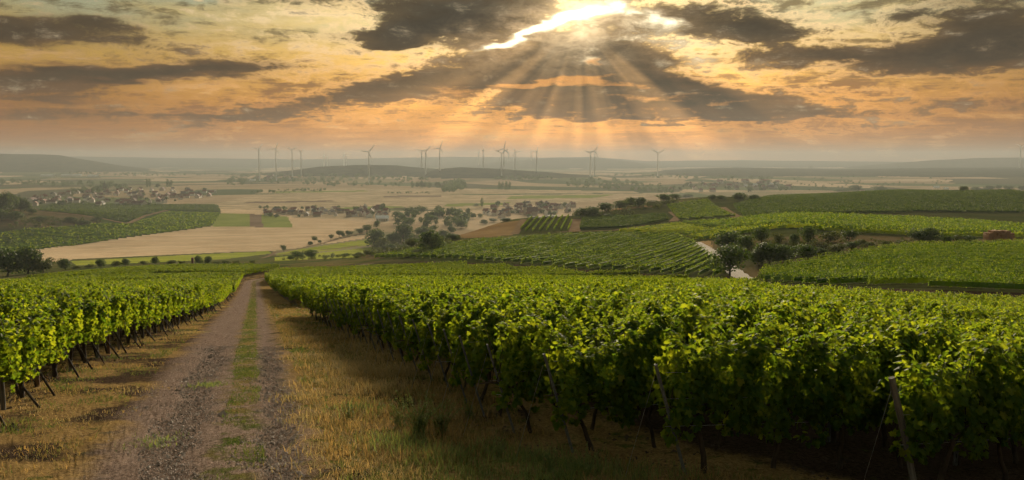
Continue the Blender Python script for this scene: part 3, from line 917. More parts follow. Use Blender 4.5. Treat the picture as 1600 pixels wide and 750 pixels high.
def shoots(rng, length, ns, top=1.9):
    Ps, Ns, Ts, Ss = [], [], [], []
    for _ in range(ns):
        x0 = rng.uniform(-length / 2, length / 2); sg = rng.choice([-1, 1])
        side = rng.random() < 0.35
        if side:
            p = np.array([x0, sg * 0.25, rng.uniform(1.2, 1.7)]); d = np.array([rng.normal(0, .35), sg * 0.8, -0.2])
            m = rng.integers(5, 9)
        else:
            p = np.array([x0, rng.normal(0, 0.1), top - 0.1]); d = np.array([rng.normal(0, .4), rng.normal(0, .4), 1.0])
            m = rng.integers(4, 9)
        for k in range(m):
            d = unit(d + np.array([rng.normal(0, .15), rng.normal(0, .15), -0.14 if side else -0.05]))
            p = p + d * 0.062
            a = rng.uniform(0, 6.28)
            Ps.append(p + 0.04 * np.array([math.cos(a), math.sin(a), 0])); Ns.append([math.cos(a) * 0.6, math.sin(a) * 0.6, rng.uniform(0.2, 1)])
            Ts.append([math.cos(a), math.sin(a), -0.5]); Ss.append(0.105 - 0.006 * k)
    return np.array(Ps), np.array(Ns), np.array(Ts), np.array(Ss)


def make_foliage_hi(seed, length=1.2, n=1000, bot=0.84):
    rng = np.random.default_rng(seed)
    P, N, T = canopy_points(rng, length, n, bot=bot)
    S = 0.06 + 0.085 * rng.random(n) ** 0.8
    P2, N2, T2, S2 = shoots(rng, length, 14)
    V, F = place_faces(np.r_[P, P2], np.r_[N, N2], np.r_[T, T2], np.r_[S, S2], LEAF_HI, LEAF_HI_F)
    return mesh_np('vine_foliage', V, F, M['vine'])


def make_foliage_lo(seed, length, n, size, matn, top=1.97, core=False, ns=12, half=0.23, q_in=0.42):
    rng = np.random.default_rng(seed)
    P, N, T = canopy_points(rng, length, n, top=top, half=half, inner=q_in)
    S = rng.uniform(0.75, 1.3, n) * size
    if ns:
        P2, N2, T2, S2 = shoots(rng, length, ns)
        P, N, T, S = np.r_[P, P2], np.r_[N, N2], np.r_[T, T2], np.r_[S, np.full(len(P2), size * 0.9)]
    V, F = place_faces(P, N, T, S, LEAF_LO, LEAF_LO_F)
    return mesh_np('vine_foliage', V, F, M[matn])


FOL1 = [make_foliage_hi(100 + i) for i in range(5)]
FOL1R = [make_foliage_hi(130 + i, n=1120, bot=0.62) for i in range(6)]
FOL2 = [make_foliage_lo(200 + i, 3.0, 2300, 0.105, 'vine', ns=26) for i in range(7)]
FOL3 = [make_foliage_lo(300 + i, 10.0, 4600, 0.16, 'vine', ns=50) for i in range(6)]


def make_trunk(seed):
    rng = np.random.default_rng(seed)
    mb = MB()
    n = 7
    z = np.linspace(-0.08, 0.85, n)
    lean = rng.normal(0, 0.22)
    x = lean * (z / 0.85) + np.cumsum(rng.normal(0, 0.025, n)); y = np.cumsum(rng.normal(0, 0.02, n))
    pts = np.stack([x - x[0], y - y[0], z], -1)
    mb.tube(pts, np.linspace(0.042, 0.024, n) * rng.uniform(0.85, 1.2), 7)
    e = pts[-1]
    for sg in (-1, 1):
        arm = np.array([e, e + [sg * 0.18, 0, 0.10], e + [sg * 0.38, rng.normal(0, .03), 0.13], e + [sg * 0.58, 0, 0.12]])
        mb.tube(arm, [0.022, 0.019, 0.015, 0.010], 6)
    for k in range(4):
        b = e + [rng.uniform(-0.5, 0.5), 0, 0.12]
        mb.tube(np.array([b, b + [rng.normal(0, .06), rng.normal(0, .08), 0.45], b + [rng.normal(0, .1), rng.normal(0, .12), 1.0]]), [0.009, 0.007, 0.004], 4)
    return mb.mesh('vine_trunk', M['bark'], True)


TRUNKS = [make_trunk(400 + i) for i in range(7)]


def make_post(kind):
    """post along +z, base at the origin, 1.0 long"""
    mb = MB()
    if kind == 'metal':
        mb.box((0, 0, 0.5), (0.055, 0.012, 1.0)); mb.box((-0.0275, 0.016, 0.5), (0.010, 0.036, 1.0)); mb.box((0.0275, 0.016, 0.5), (0.010, 0.036, 1.0))
        for k in range(8): mb.box((0.036, 0.01, 0.25 + k * 0.09), (0.016, 0.02, 0.008))
        return mb.mesh('end_post', M['zinc'])
    rng = np.random.default_rng(5)
    z = np.linspace(0, 1, 6)
    mb.tube(np.stack([rng.normal(0, .003, 6), rng.normal(0, .003, 6), z], -1), np.array([.05, .05, .049, .048, .048, .046]), 9)
    return mb.mesh('end_post', M['wood' if kind == 'wood' else ('woodbrown' if kind == 'brown' else 'bark')], False)


POST = {k: make_post(k) for k in ('metal', 'wood', 'brown', 'dark')}


def stick(name, kind, a, b, parent, thick=1.0):
    """a post from a to b (in the parent's space)"""
    a, b = Vector(a), Vector(b)
    d = b - a
    o = obj(name, POST[kind], parent, a, d.to_track_quat('Z', 'Y').to_euler(), (thick, thick, d.length))
    return o


def wire(parent, pts, r=0.0045):
    mb = MB(); mb.tube(np.array(pts), r, 4)
    return obj('wire', mb.mesh('wire', M['wire'], True), parent)


PHI = math.radians(15)
DIR = np.array([math.cos(PHI), math.sin(PHI)]); NRM = np.array([-math.sin(PHI), math.cos(PHI)])


def edge_at(E, c):
    """point of the edge line with NRM.P = c"""
    q = E @ NRM
    return np.interp(c, q, E[:, 0]), np.interp(c, q, E[:, 1])


NEAR_TOP = [(-400, 441), (-100, 440), (0, 438), (80, 428), (120, 423), (200, 415.5), (300, 411.5), (400, 412), (410, 413), (560, 407), (600, 406.5), (700, 409.5), (800, 414.5), (900, 420.5), (1000, 428), (1130, 438), (1190, 443), (1300, 449), (1400, 454), (1600, 459), (2200, 462)]
_nt = np.array(NEAR_TOP)
ORD = ['first', 'second', 'third', 'fourth', 'fifth', 'sixth', 'seventh', 'eighth', 'ninth', 'tenth', 'eleventh', 'twelfth', 'thirteenth', 'fourteenth', 'fifteenth', 'sixteenth', 'seventeenth', 'eighteenth', 'nineteenth']
for _t, _w in ((20, 'twenty'), (30, 'thirty'), (40, 'forty')):
    ORD += [_w[:-1] + 'ieth'] + [_w + '-' + o for o in ORD[:9]]
GAPS_R = [(56, 71), (138, 155)]           # cross paths where no row stands (distance measured across the rows)
GAPS_L = [(112, 121), (190, 202)]


def build_row(P0, d, length, side, k, label, group, z_scale=1.0):
    x0, y0 = P0
    root_z = float(hz(x0, y0))
    root = obj('vine_row', None, loc=(x0, y0, root_z), label=label, cat='vine row', group=group)
    phi = math.atan2(d[1], d[0])
    rnd = random.Random(k * 31 + side * 7)
    D0 = math.hypot(x0, y0)
    s = 0.24 if D0 < 40 and side > 0 else 0.0

    def loc(ss, lat=0.0):
        x, y = x0 + d[0] * ss - d[1] * lat, y0 + d[1] * ss + d[0] * lat
        return x - x0, y - y0, float(hz(x, y)) - root_z
    count = 0
    while s < length:
        x, y = x0 + d[0] * s, y0 + d[1] * s
        D = math.hypot(x, y)
        if D < 40:
            st = 1.12
        elif D < 100:
            st = 2.8
        else:
            st = 9.4
        st = min(st, max(length - s, st * 0.5))
        mid = s + st / 2
        lx, ly, lz = loc(mid)
        e = loc(mid + 0.5 * st)[2] - loc(mid - 0.5 * st)[2]
        tilt = -math.atan2(e, st)
        flip = math.pi if rnd.random() < 0.5 else 0.0
        u = (x0 + lx) / max(y0 + ly, 1)
        px, py = project(x0 + lx, y0 + ly, root_z + lz + 1.9)
        if (-170 < px < 1780 and py > np.interp(px, _nt[:, 0], _nt[:, 1])) and y0 + ly > 1.5:
            hs = z_scale * rnd.uniform(0.90, 1.13)
            if st < 1.5:
                v = obj('vine', TRUNKS[rnd.randrange(7)], root, (lx, ly, lz), (0, 0, phi + flip), (1, 1, 1))
                obj('foliage', rnd.choice(FOL1R if side > 0 else FOL1), v, (0, 0, 0), (0, tilt if not flip else -tilt, 0), (1.02, rnd.uniform(0.9, 1.2), hs))
            else:
                mesh = (FOL2 if st < 3.5 else FOL3)
                sx = st / (3.0 if st < 3.5 else 10.0) * 1.08
                obj('foliage', mesh[rnd.randrange(len(mesh))], root, (lx, ly, lz), (0, tilt if not flip else -tilt, phi + flip), (sx, rnd.uniform(0.95, 1.25), hs))
                if D < 70 and s < 4:
                    for q in (0.4, 1.5, 2.6):
                        if s + q < length:
                            a = loc(s + q)
                            obj('trunk', TRUNKS[rnd.randrange(7)], root, a, (0, 0, phi))
            count += 1
        s += st
    if D0 < 110:
        if side > 0:
            k0 = 'wood' if k == 0 else 'metal'
            a = loc(0.50); b = loc(-0.02)
            stick('end_post', k0, a[:2] + (a[2] - 0.1,), b[:2] + (b[2] + 1.62,), root, 0.9 if k == 0 else 0.85)
            if D0 < 60:
                c = loc(-0.45)
                wire(root, [b[:2] + (b[2] + 1.45,), c], 0.003)
        else:
            a = loc(0.55)
            kk = 'brown' if k % 5 == 2 else ('wood' if k % 2 else 'dark')
            stick('end_post', kk, a[:2] + (a[2] - 0.1,), a[:2] + (a[2] + 1.75,), root, 1.0)
            b = loc(0.05 - 0.4 * rnd.random(), rnd.uniform(-.2, .2))
            if rnd.random() < 0.8:
                stick('strut', 'dark', b[:2] + (b[2] - 0.05,), a[:2] + (a[2] + rnd.uniform(0.95, 1.35),), root, rnd.uniform(0.4, 0.6))
        if D0 < 34:
            for h in ((0.72, 1.12, 1.5)):
                pts = [loc(s2)[:2] + (loc(s2)[2] + h,) for s2 in (0.15 if side > 0 else 0.5, 3, 6, 9)]
                wire(root, pts)
            for s2 in (5.2, 10.4):
                a = loc(s2)
                stick('line_post', 'metal', a[:2] + (a[2] - 0.1,), a[:2] + (a[2] + 1.8,), root, 0.9)
    if count == 0:
        for ch in list(root.children):
            bpy.data.objects.remove(ch)
        bpy.data.objects.remove(root)
        return None
    return root


def run_length(x0, y0, d, ulim):
    s = 0
    while s < 400:
        x, y = x0 + d[0] * s, y0 + d[1] * s
        if y < 2 or (x / y > ulim if d[0] > 0 else x / y < -ulim): break
        s += 1.0
    return max(s, 3.0)


NROWS = 0
vis = 0
c = 8.50; k = 0
while c < 215:
    if not any(a < c < b for a, b in GAPS_R):
        x0, y0 = edge_at(RE, c)
        L = run_length(x0, y0, DIR, 0.72)
        if k < 40:
            lb = ['vine row at the right of the track, nearest the viewer, with leaning wooden end post',
                  None][0] if k == 0 else '%s vine row from the front on the right side of the track' % ORD[k]
            gr = 'vine rows right of the track'
        else:
            lb = 'vine row in the receding field right of the track, behind the fortieth row'
            gr = 'far vine rows right of the track'
        r = build_row((x0, y0), DIR, L, 1, k, lb, gr, 1.0)
        if r: NROWS += 1
    k += 1
    c += 1.62 if c < 60 else (1.8 if c < 110 else 2.2)
c = 10.2; k = 0
while c < 330:
    if not any(a < c < b for a, b in GAPS_L):
        x0, y0 = edge_at(LE, c)
        L = run_length(x0, y0, -DIR, 0.72)
        if k < 40:
            lb = '%s vine row from the front on the left side of the track' % ORD[k]
            gr = 'vine rows left of the track'
        else:
            lb = 'vine row in the receding field left of the track, behind the fortieth row'
            gr = 'far vine rows left of the track'
        r = build_row((x0, y0), -DIR, L, -1, k, lb, gr, 0.92)
        if r: NROWS += 1
    k += 1
    c += 1.62 if c < 60 else (1.9 if c < 110 else 2.4)


# ------------------------------------------------------------------ vineyards on the hillside across
def poly_world(poly, dmin=0):
    return np.array([hit(p[0], p[1], dmin)[:2] for p in poly])


def row_spans(W, ang, sp):
    """straight row pieces inside a world polygon"""
    d = np.array([math.cos(ang), math.sin(ang)]); n = np.array([-d[1], d[0]])
    q = W @ n; p = W @ d
    out = []
    for c in np.arange(q.min() + sp / 2, q.max(), sp):
        xs = []
        for i in range(len(W)):
            j = (i + 1) % len(W)
            if (q[i] > c) != (q[j] > c):
                f = (c - q[i]) / (q[j] - q[i])
                xs.append(p[i] + f * (p[j] - p[i]))
        xs.sort()
        for a, b in zip(xs[::2], xs[1::2]):
            if b - a > 3: out.append((d * a + n * c, d * b + n * c))
    return out


def row_quads(spans, per_m, size, rng, top=1.8, half=0.26):
    Ps, Ns, Ts = [], [], []
    for a, b in spans:
        L = np.linalg.norm(b - a); n = max(4, int(L * per_m))
        f = rng.random(n); xy = a + (b - a) * f[:, None]
        d = (b - a) / L; lat = rng.normal(0, half * 0.6, n)
        x = xy[:, 0] - d[1] * lat; y = xy[:, 1] + d[0] * lat
        z = hz(x, y) + top * rng.uniform(0.10, 1.03, n) ** 0.7
        Ps.append(np.stack([x, y, z], -1))
        Ns.append(np.stack([rng.normal(0, .6, n), rng.normal(-0.2, .6, n), rng.uniform(0, 1, n)], -1))
        Ts.append(np.stack([rng.normal(0, 1, n), rng.normal(0, .5, n), rng.normal(-.3, .6, n)], -1))
    P, N, T = np.concatenate(Ps), np.concatenate(Ns), np.concatenate(Ts)
    V, F = place_faces(P, N, T, rng.uniform(0.7, 1.3, len(P)) * size, LEAF_LO, LEAF_LO_F)
    # the dense inside of each row
    cv, cf, o = [], [], len(V)
    for a, b in spans:
        L = np.linalg.norm(b - a); d = (b - a) / L
        m = max(2, int(L / 7) + 1)
        p = a + (b - a) * np.linspace(0.01, 0.99, m)[:, None]
        for sg, hh in ((-0.10, 0.45), (0.10, 0.45), (0.07, top * 0.66), (-0.07, top * 0.66)):
            x, y = p[:, 0] - d[1] * sg, p[:, 1] + d[0] * sg
            cv.append(np.stack([x, y, hz(x, y) + hh * rng.uniform(0.92, 1.06, m)], -1))
        i = np.arange(m - 1)
        for k in range(4):
            k2 = (k + 1) % 4
            q = np.stack([o + k * m + i, o + k2 * m + i, o + k2 * m + i + 1, o + k * m + i + 1], -1)
            cf.append(np.r_[q[:, [0, 1, 2]], q[:, [0, 2, 3]]])
        o += 4 * m
    return np.r_[V, np.concatenate(cv)], F + [np.concatenate(cf)]


rngf = np.random.default_rng(11)


def stuff_field(poly, ang, sp, per_m, size, dmin=0, label=None, name='vineyard', matn='vine_far'):
    spans = row_spans(poly_world(poly, dmin), math.radians(ang), sp)
    V, F = row_quads(spans, per_m, size, rngf)
    return obj(name, mesh_np(name, V, F, M[matn]), kind='stuff', label=label, cat='vineyard')


def thing_field(poly, ang, sp, per_m, size, dmin, label, group):
    for a, b in row_spans(poly_world(poly, dmin), math.radians(ang), sp):
        if np.linalg.norm(b - a) < 12: continue
        V, F = row_quads([(a, b)], per_m, size, rngf, top=1.7, half=0.15)
        o = np.array([a[0], a[1], float(hz(a[0], a[1]))])
        obj('vine_row', mesh_np('vine_row', V - o, F, M['vine_far']), loc=o, label=label, cat='vine row', group=group)


thing_field([(1182, 440), (1195, 420), (1262, 412), (1342, 399), (1422, 387), (1600, 383), (1700, 383), (1700, 458), (1500, 455), (1300, 449)], -6, 4.6, 58, 0.19, 80,
            'thin vine row on the sloping field below the straw stack and hedge', 'vine rows below the straw stack')
thing_field([(812, 364), (820, 343), (894, 338.5), (893, 361)], 84, 3.4, 16, 0.38, 300,
            'short vine row running uphill in the small striped plot beside the dry slope', 'vine rows of the small striped plot')
stuff_field([(578, 404), (650, 391), (760, 377), (850, 370), (950, 366), (1058, 367), (1083, 379), (1104, 396), (1136, 427), (1126, 435), (1000, 426), (800, 412.5), (600, 404.5)], 62, 4.0, 13, 0.29, 150,
            'broad rounded green vineyard slope in the middle distance')
stuff_field([(905, 360), (909, 341), (1040, 336), (1046, 345), (975, 357)], 14, 4.2, 11, 0.42, 250, 'dark green vineyard plot below the brown bank', matn='vine_far_dark')
stuff_field([(1042, 322), (1105, 313), (1150, 339), (1062, 345)], 100, 4.4, 12, 0.42, 250, 'vineyard plot with slanting rows near the hill crest')
stuff_field([(1145, 322), (1180, 313), (1330, 300), (1600, 301), (1650, 301), (1650, 331), (1430, 332), (1300, 335), (1165, 341)], 8, 4.8, 7, 0.55, 250, 'dark vineyard covering the top of the hill', matn='vine_far_dark')
stuff_field([(1062, 349), (1150, 344), (1300, 338), (1430, 342), (1520, 347), (1650, 357), (1650, 366), (1300, 359), (1180, 356)], 12, 4.4, 8.5, 0.46, 200, 'green vineyard band below the hilltop')
stuff_field([(960, 363), (1060, 351), (1180, 359), (1300, 361), (1650, 369), (1650, 374), (1480, 371), (1300, 364.5), (1160, 367), (1110, 374.5), (1088, 376), (1062, 365)], 12, 4.0, 10, 0.40, 150, 'yellow green vineyard strip behind the hedge, sunlight painted into its leaves', matn='vine_far_sunlit')
stuff_field([(345, 333), (330, 353), (50, 390), (0, 397), (-60, 401), (-60, 366), (0, 366), (120, 353), (165, 349), (200, 351), (262, 331)], 25, 5.0, 0.7, 1.9, 600, 'far hazy vineyard slope above the stubble field')
stuff_field([(60, 329), (75, 318.5), (338, 320), (345, 331), (262, 328), (225, 337), (200, 348), (160, 341), (110, 334)], 40, 5.0, 0.7, 1.9, 600, 'far dark vineyard slope beside the wooded knoll', matn='vine_far_dark')


# ------------------------------------------------------------------ trees and bushes
def crown_mesh(seed, n, size, kind, matn):
    """leaf clumps in a crown of unit height (base at 0) and unit width"""
    rng = np.random.default_rng(seed)
    lobes = []
    if kind == 'round':
        for _ in range(11):
            a = rng.uniform(0, 6.28); r = rng.uniform(0, 0.30)
            lobes.append((r * math.cos(a), r * math.sin(a), rng.uniform(0.36, 0.80), rng.uniform(0.13, 0.24)))
        lobes.append((0, 0, 0.6, 0.3))
    elif kind == 'bush':
        for _ in range(10):
            a = rng.uniform(0, 6.28); r = rng.uniform(0.05, 0.34)
            lobes.append((r * math.cos(a), r * math.sin(a), rng.uniform(0.15, 0.68), rng.uniform(0.15, 0.28)))
        lobes.append((0, 0, 0.40, 0.36))
    elif kind == 'poplar':
        for i in range(9):
            z = 0.1 + 0.8 * i / 8
            lobes.append((rng.normal(0, .06), rng.normal(0, .06), z, 0.5 * (0.55 - abs(z - 0.45) * 0.55)))
    elif kind == 'conifer':
        for i in range(9):
            z = 0.08 + 0.86 * i / 8
            for _ in range(3):
                a = rng.uniform(0, 6.28); r = 0.36 * (1 - z)
                lobes.append((r * math.cos(a), r * math.sin(a), z, 0.05 + 0.16 * (1 - z)))
    lobes = np.array(lobes)
    w = lobes[:, 3] ** 2; w /= w.sum()
    i = rng.choice(len(lobes), n, p=w)
    d = unit(rng.normal(0, 1, (n, 3)))
    r = lobes[i, 3] * rng.uniform(0.55, 1.12, n) ** 0.6
    P = lobes[i, :3] + d * r[:, None] * np.array([1, 1, 0.85])
    P[:, 2] = np.abs(P[:, 2])
    ex = (np.percentile(P[:, 0], 98.5) - np.percentile(P[:, 0], 1.5) + np.percentile(P[:, 1], 98.5) - np.percentile(P[:, 1], 1.5)) / 2
    P[:, :2] /= ex; P[:, 2] /= np.percentile(P[:, 2], 99)
    N = d + rng.normal(0, 0.5, (n, 3)); T = rng.normal(0, 1, (n, 3)) + np.array([0, 0, -0.4])
    V, F = place_faces(P, N, T, rng.uniform(0.6, 1.4, n) * size, LEAF_LO, LEAF_LO_F)
    return mesh_np('crown', V, F, M[matn])


def trunk_mesh(seed, th=0.42):
    rng = np.random.default_rng(seed)
    mb = MB()
    b = np.array([rng.normal(0, .02), rng.normal(0, .02), th])
    mb.tube(np.array([[0, 0, -0.02], [0, 0, 0.02], b * 0.5, b, b + [0.03, 0, 0.25]]), [0.045, 0.036, 0.03, 0.025, 0.008], 7)
    for _ in range(6):
        a = rng.uniform(0, 6.28); q = b * rng.uniform(0.6, 1.0)
        e = q + np.array([0.26 * math.cos(a), 0.26 * math.sin(a), rng.uniform(0.15, 0.35)])
        mb.tube(np.array([q, (q + e) / 2 + [0, 0, -0.02], e]), [0.018, 0.013, 0.005], 5)
    return mb.mesh('trunk', M['bark'], True)


CR = {
    'round': [crown_mesh(500 + i, 1900, 0.058, 'round', 'tree') for i in range(4)],
    'bush': [crown_mesh(520 + i, 1500, 0.075, 'bush', 'tree') for i in range(4)],
    'olive': [crown_mesh(540 + i, 1100, 0.080, 'bush', 'bush') for i in range(4)],
    'conifer': [crown_mesh(560 + i, 900, 0.075, 'conifer', 'conifer') for i in range(2)],
    'poplar': [crown_mesh(580 + i, 420, 0.11, 'poplar', 'tree') for i in range(3)],
    'far': [crown_mesh(600 + i, 260, 0.16, 'bush', 'tree') for i in range(5)],
}
TRK = [trunk_mesh(620 + i) for i in range(4)]
TRK_S = [trunk_mesh(630 + i, 0.18) for i in range(3)]
_tr = random.Random(5)


def tree(px, py, hpx, wpx, kind, label, group=None, D=None, dmin=0, name=None, lift=0.0):
    if D is None:
        x, y, z = hit(px, py, dmin)
    else:
        u, t = ray(px, py); x, y = u * D, D; z = float(hz(x, y))
    s = (y * CT - z * ST) / FPX
    h, w = hpx * s, wpx * s
    nm = name or ('tree' if kind in ('round', 'poplar', 'conifer', 'far') else 'bush')
    root = obj(nm, None, loc=(x, y, z), label=label, cat=nm.replace('_', ' '), group=group)
    rz = _tr.uniform(0, 6.28)
    cr = _tr.choice(CR[kind])
    obj('crown', cr, root, (0, 0, -0.02 * h), (0, 0, rz), (w, w, h))
    if kind in ('round', 'bush', 'olive', 'conifer'):
        obj('trunk', _tr.choice(TRK if kind == 'round' else TRK_S), root, (0, 0, 0), (0, 0, rz), (min(w, h), min(w, h), h))
    return root


T_ = tree
# left edge
T_(12, 432, 43, 56, 'bush', 'tall dark bushy tree at the left edge beyond the vines', D=305)
T_(44, 430, 42, 46, 'bush', 'dark rounded tree beside the one at the left edge', D=312)
T_(68, 427, 26, 30, 'olive', 'lighter green shrub at the foot of the dark left-edge trees', D=312)
for i, (px, py, h, w) in enumerate([(102, 420, 18, 19), (158, 417, 13, 15), (140, 416, 6, 14), (182, 415, 8, 16), (196, 414, 11, 12), (224, 413, 6, 12), (243, 413, 12, 11), (269, 412, 6, 16), (285, 411.5, 5, 10), (311, 411, 13, 11), (325, 411, 12, 12), (352, 411, 6, 12), (370, 411, 5, 10), (394, 410, 6, 9), (120, 417, 5, 14), (338, 411, 4, 12)]):
    T_(px, py, h, w, 'bush' if h > 9 else 'olive', '%s small bush from the left in the hedge line behind the left vineyard' % ORD[sorted([102, 158, 140, 182, 196, 224, 243, 269, 285, 311, 325, 352, 370, 394, 120, 338]).index(px)], 'bushes behind the left vineyard', D=318)
# middle, on the edge of the plain
for px, py, h, w, lb in [(443, 393, 10, 9, 'lone small tree at the near corner of the stubble field'), (466, 406, 14, 20, 'dark bush pair member beside the winding path, left one'), (487, 405, 15, 22, 'dark rounded bush beside the winding path, right one'), (455, 407, 8, 12, 'low dark shrub left of the two path bushes'),
                         (492, 379, 10, 9, 'small round tree standing at the stubble field edge'), (485, 383, 6, 8, 'low shrub beside the small round field-edge tree'), (500, 380, 5, 6, 'tiny shrub right of the small round field-edge tree'), (517, 374, 8, 8, 'single round tree halfway along the field path'),
                         (530, 371, 11, 11, 'largest round tree along the field path'), (536.5, 370.5, 7, 7, 'small tree touching the largest field-path tree'), (543, 369, 9, 8, 'round tree right of the largest field-path tree'), (549, 368.5, 8, 7, 'last round tree in the field-path line'),
                         (562, 366, 9, 12, 'pale shrub near the upper end of the field path'), (573, 364, 13, 14, 'taller hazy tree at the upper end of the field path'), (589, 357, 12, 11, 'hazy tree in front of the white hall')]:
    T_(px, py, h, w, 'round' if h > 7 else 'bush', lb, D=None, dmin=330)
# bushy spur
SP = [(585, 385, 27, 28, 'bush', 'tall dark tree at the left end of the bushy spur'), (598, 389, 18, 26, 'olive', 'olive shrub at the foot of the tall spur tree'), (631, 377, 27, 30, 'bush', 'large dark tree on top of the bushy spur'),
      (615, 380, 16, 22, 'bush', 'dark bush left of the large spur-top tree'), (661, 370, 16, 24, 'bush', 'dark rounded bush right of the large spur-top tree'), (676, 392, 32, 36, 'bush', 'broad dark bush low on the spur'),
      (645, 388, 16, 26, 'olive', 'olive bush in the middle of the spur'), (622, 396, 12, 26, 'olive', 'low olive bush on the lower spur'), (655, 399, 9, 24, 'olive', 'flat shrub at the lower edge of the spur'),
      (690, 372, 13, 18, 'bush', 'dark bush near the top right of the spur'), (677, 362, 10, 12, 'bush', 'small dark tree on the spur skyline'), (705, 376, 11, 18, 'bush', 'dark bush beside the dry slope'),
      (600, 400, 9, 22, 'olive', 'pale shrub at the vineyard edge under the spur'), (560, 401, 7, 16, 'olive', 'low pale shrub left of the spur foot'), (640, 402, 6, 18, 'olive', 'small flat shrub at the vineyard edge'),
      (706, 364, 11, 14, 'bush', 'round bush on the crest above the dry slope'), (722, 356, 13, 18, 'bush', 'dark tree on the crest left of the dry slope'), (715, 374, 8, 12, 'olive', 'small olive shrub on the dry slope'),
      (575, 398, 8, 14, 'olive', 'shrub beside the path under the spur'), (610, 391, 10, 16, 'bush', 'dark low bush on the spur side'), (632, 392, 10, 16, 'bush', 'dark patch of shrub on the spur side'), (663, 384, 12, 20, 'olive', 'olive shrub above the broad dark bush'), (700, 385, 8, 16, 'olive', 'shrub at the right foot of the spur'), (540, 402, 6, 14, 'bush', 'low dark shrub in the hedge under the spur')]
for px, py, h, w, kd, lb in SP: T_(px, py, h, w, kd, lb, 'trees on the bushy spur', dmin=230)
# crest of the hill
CRS = [(756, 350, 7, 12, 'bush', 'small bush on the crest above the dry slope'), (771, 347, 6, 14, 'bush', 'second small bush on the crest above the dry slope'), (790, 346, 6, 18, 'bush', 'flat bush on the crest left of the striped plot'), (835, 342, 4, 20, 'bush', 'low hedge piece on top of the striped plot'), (860, 340.5, 4, 22, 'bush', 'low hedge piece on the right of the plot top'),
       (907, 341, 16, 24, 'bush', 'dark bush at the left end of the crest hedge'), (927, 340, 17, 26, 'bush', 'second dark bush of the crest hedge'), (948, 333, 16, 26, 'bush', 'third dark bush of the crest hedge'), (968, 327, 14, 24, 'bush', 'fourth dark bush of the crest hedge'), (984, 323, 15, 20, 'bush', 'fifth dark bush of the crest hedge'), (999, 323, 15, 22, 'bush', 'sixth dark bush of the crest hedge'),
       (950, 341, 7, 14, 'bush', 'small bush in front of the brown bank'), (1038, 317, 14, 18, 'bush', 'pointed dark tree on the crest'), (1056, 312, 9, 16, 'bush', 'dark bush right of the pointed crest tree'), (1071, 310, 7, 18, 'bush', 'flat bush on the crest near the vine plot'),
       (1020, 320, 8, 18, 'olive', 'low shrub over the brown bank'), (1112, 312, 8, 14, 'bush', 'first bush of the small group on the hill crest'), (1128, 312, 7, 14, 'bush', 'second bush of the small group on the hill crest'), (1155, 314, 13, 24, 'bush', 'largest dark bush of the small crest group'), (1178, 313, 9, 18, 'bush', 'last bush of the small crest group'),
       (1316, 300, 5, 18, 'bush', 'low bush left of the hilltop barn'), (1334, 299, 10, 18, 'bush', 'dark tree against the hilltop barn'), (1375, 299, 8, 18, 'bush', 'dark bush right of the hilltop barn'),
       (1507, 300, 9, 14, 'bush', 'first dark tree of the hilltop row at the right'), (1522, 299, 7, 14, 'bush', 'second dark tree of the hilltop row'), (1533, 299, 5, 20, 'bush', 'low scrub within the hilltop row'), (1547, 299, 9, 15, 'bush', 'third dark tree of the hilltop row'), (1561, 297, 8, 9, 'bush', 'narrow tree of the hilltop row'), (1577, 298, 8, 16, 'bush', 'fourth dark tree of the hilltop row'), (1597, 298, 8, 14, 'bush', 'last dark tree of the hilltop row at the edge'), (1490, 301, 4, 20, 'bush', 'low scrub at the left end of the hilltop row')]
for px, py, h, w, kd, lb in CRS: T_(px, py, h, w, kd, lb, 'trees on the hill crest', dmin=300)
# hedge by the pale path
HD = [(1140, 434, 52, 62, 'round', 'big dark round tree beside the pale concrete path'), (1142, 396, 34, 46, 'bush', 'dark bush behind the big tree by the path'), (1166, 394, 26, 28, 'bush', 'dark bush right behind the big path tree'), (1184, 413, 24, 28, 'bush', 'bush touching the right side of the big path tree'), (1190, 383, 29, 27, 'round', 'upright dark tree in the hedge behind the path'),
      (1203, 412, 34, 44, 'bush', 'large dark rounded bush in the middle of the hedge'), (1225, 410, 28, 34, 'bush', 'dark bush right of the largest hedge bush'), (1214, 381, 17, 18, 'olive', 'olive shrub right of the upright hedge tree'), (1241, 382, 17, 16, 'bush', 'small pointed tree in the back of the hedge'), (1262, 384, 29, 25, 'round', 'second upright dark tree in the back of the hedge'),
      (1262, 405, 23, 32, 'bush', 'round bush at the front right of the hedge'), (1280, 401, 14, 24, 'bush', 'low bush at the right end of the hedge front'), (1298, 378, 19, 28, 'olive', 'olive shrub in the back row right of the second upright tree'), (1326, 377, 18, 28, 'bush', 'broad dark shrub in the back row of the hedge'), (1310, 395, 14, 26, 'olive', 'grey green shrub standing in dry grass'),
      (1285, 391, 12, 22, 'olive', 'pale shrub in dry grass behind the hedge front'), (1330, 389, 12, 22, 'bush', 'dark low shrub in dry grass'), (1345, 384, 10, 22, 'olive', 'olive shrub right of the dry grass patch'), (1362, 387, 9, 18, 'olive', 'small shrub at the field edge'), (1385, 384, 8, 18, 'olive', 'low shrub left of the big lone bush'),
      (1436, 380, 20, 32, 'bush', 'left half of the big lone dark bush'), (1452, 380, 24, 34, 'bush', 'right half of the big lone dark bush'), (1478, 379, 12, 20, 'bush', 'dark shrub right of the big lone bush'), (1498, 379, 12, 22, 'olive', 'olive shrub between lone bush and straw stack'), (1516, 379, 11, 22, 'bush', 'dark low shrub left of the straw stack'), (1408, 381, 6, 16, 'olive', 'tiny shrub in dry grass left of the lone bush'),
      (1245, 398, 15, 22, 'bush', 'dark bush inside the hedge'), (1560, 380, 5, 18, 'olive', 'low weeds at the foot of the straw stack')]
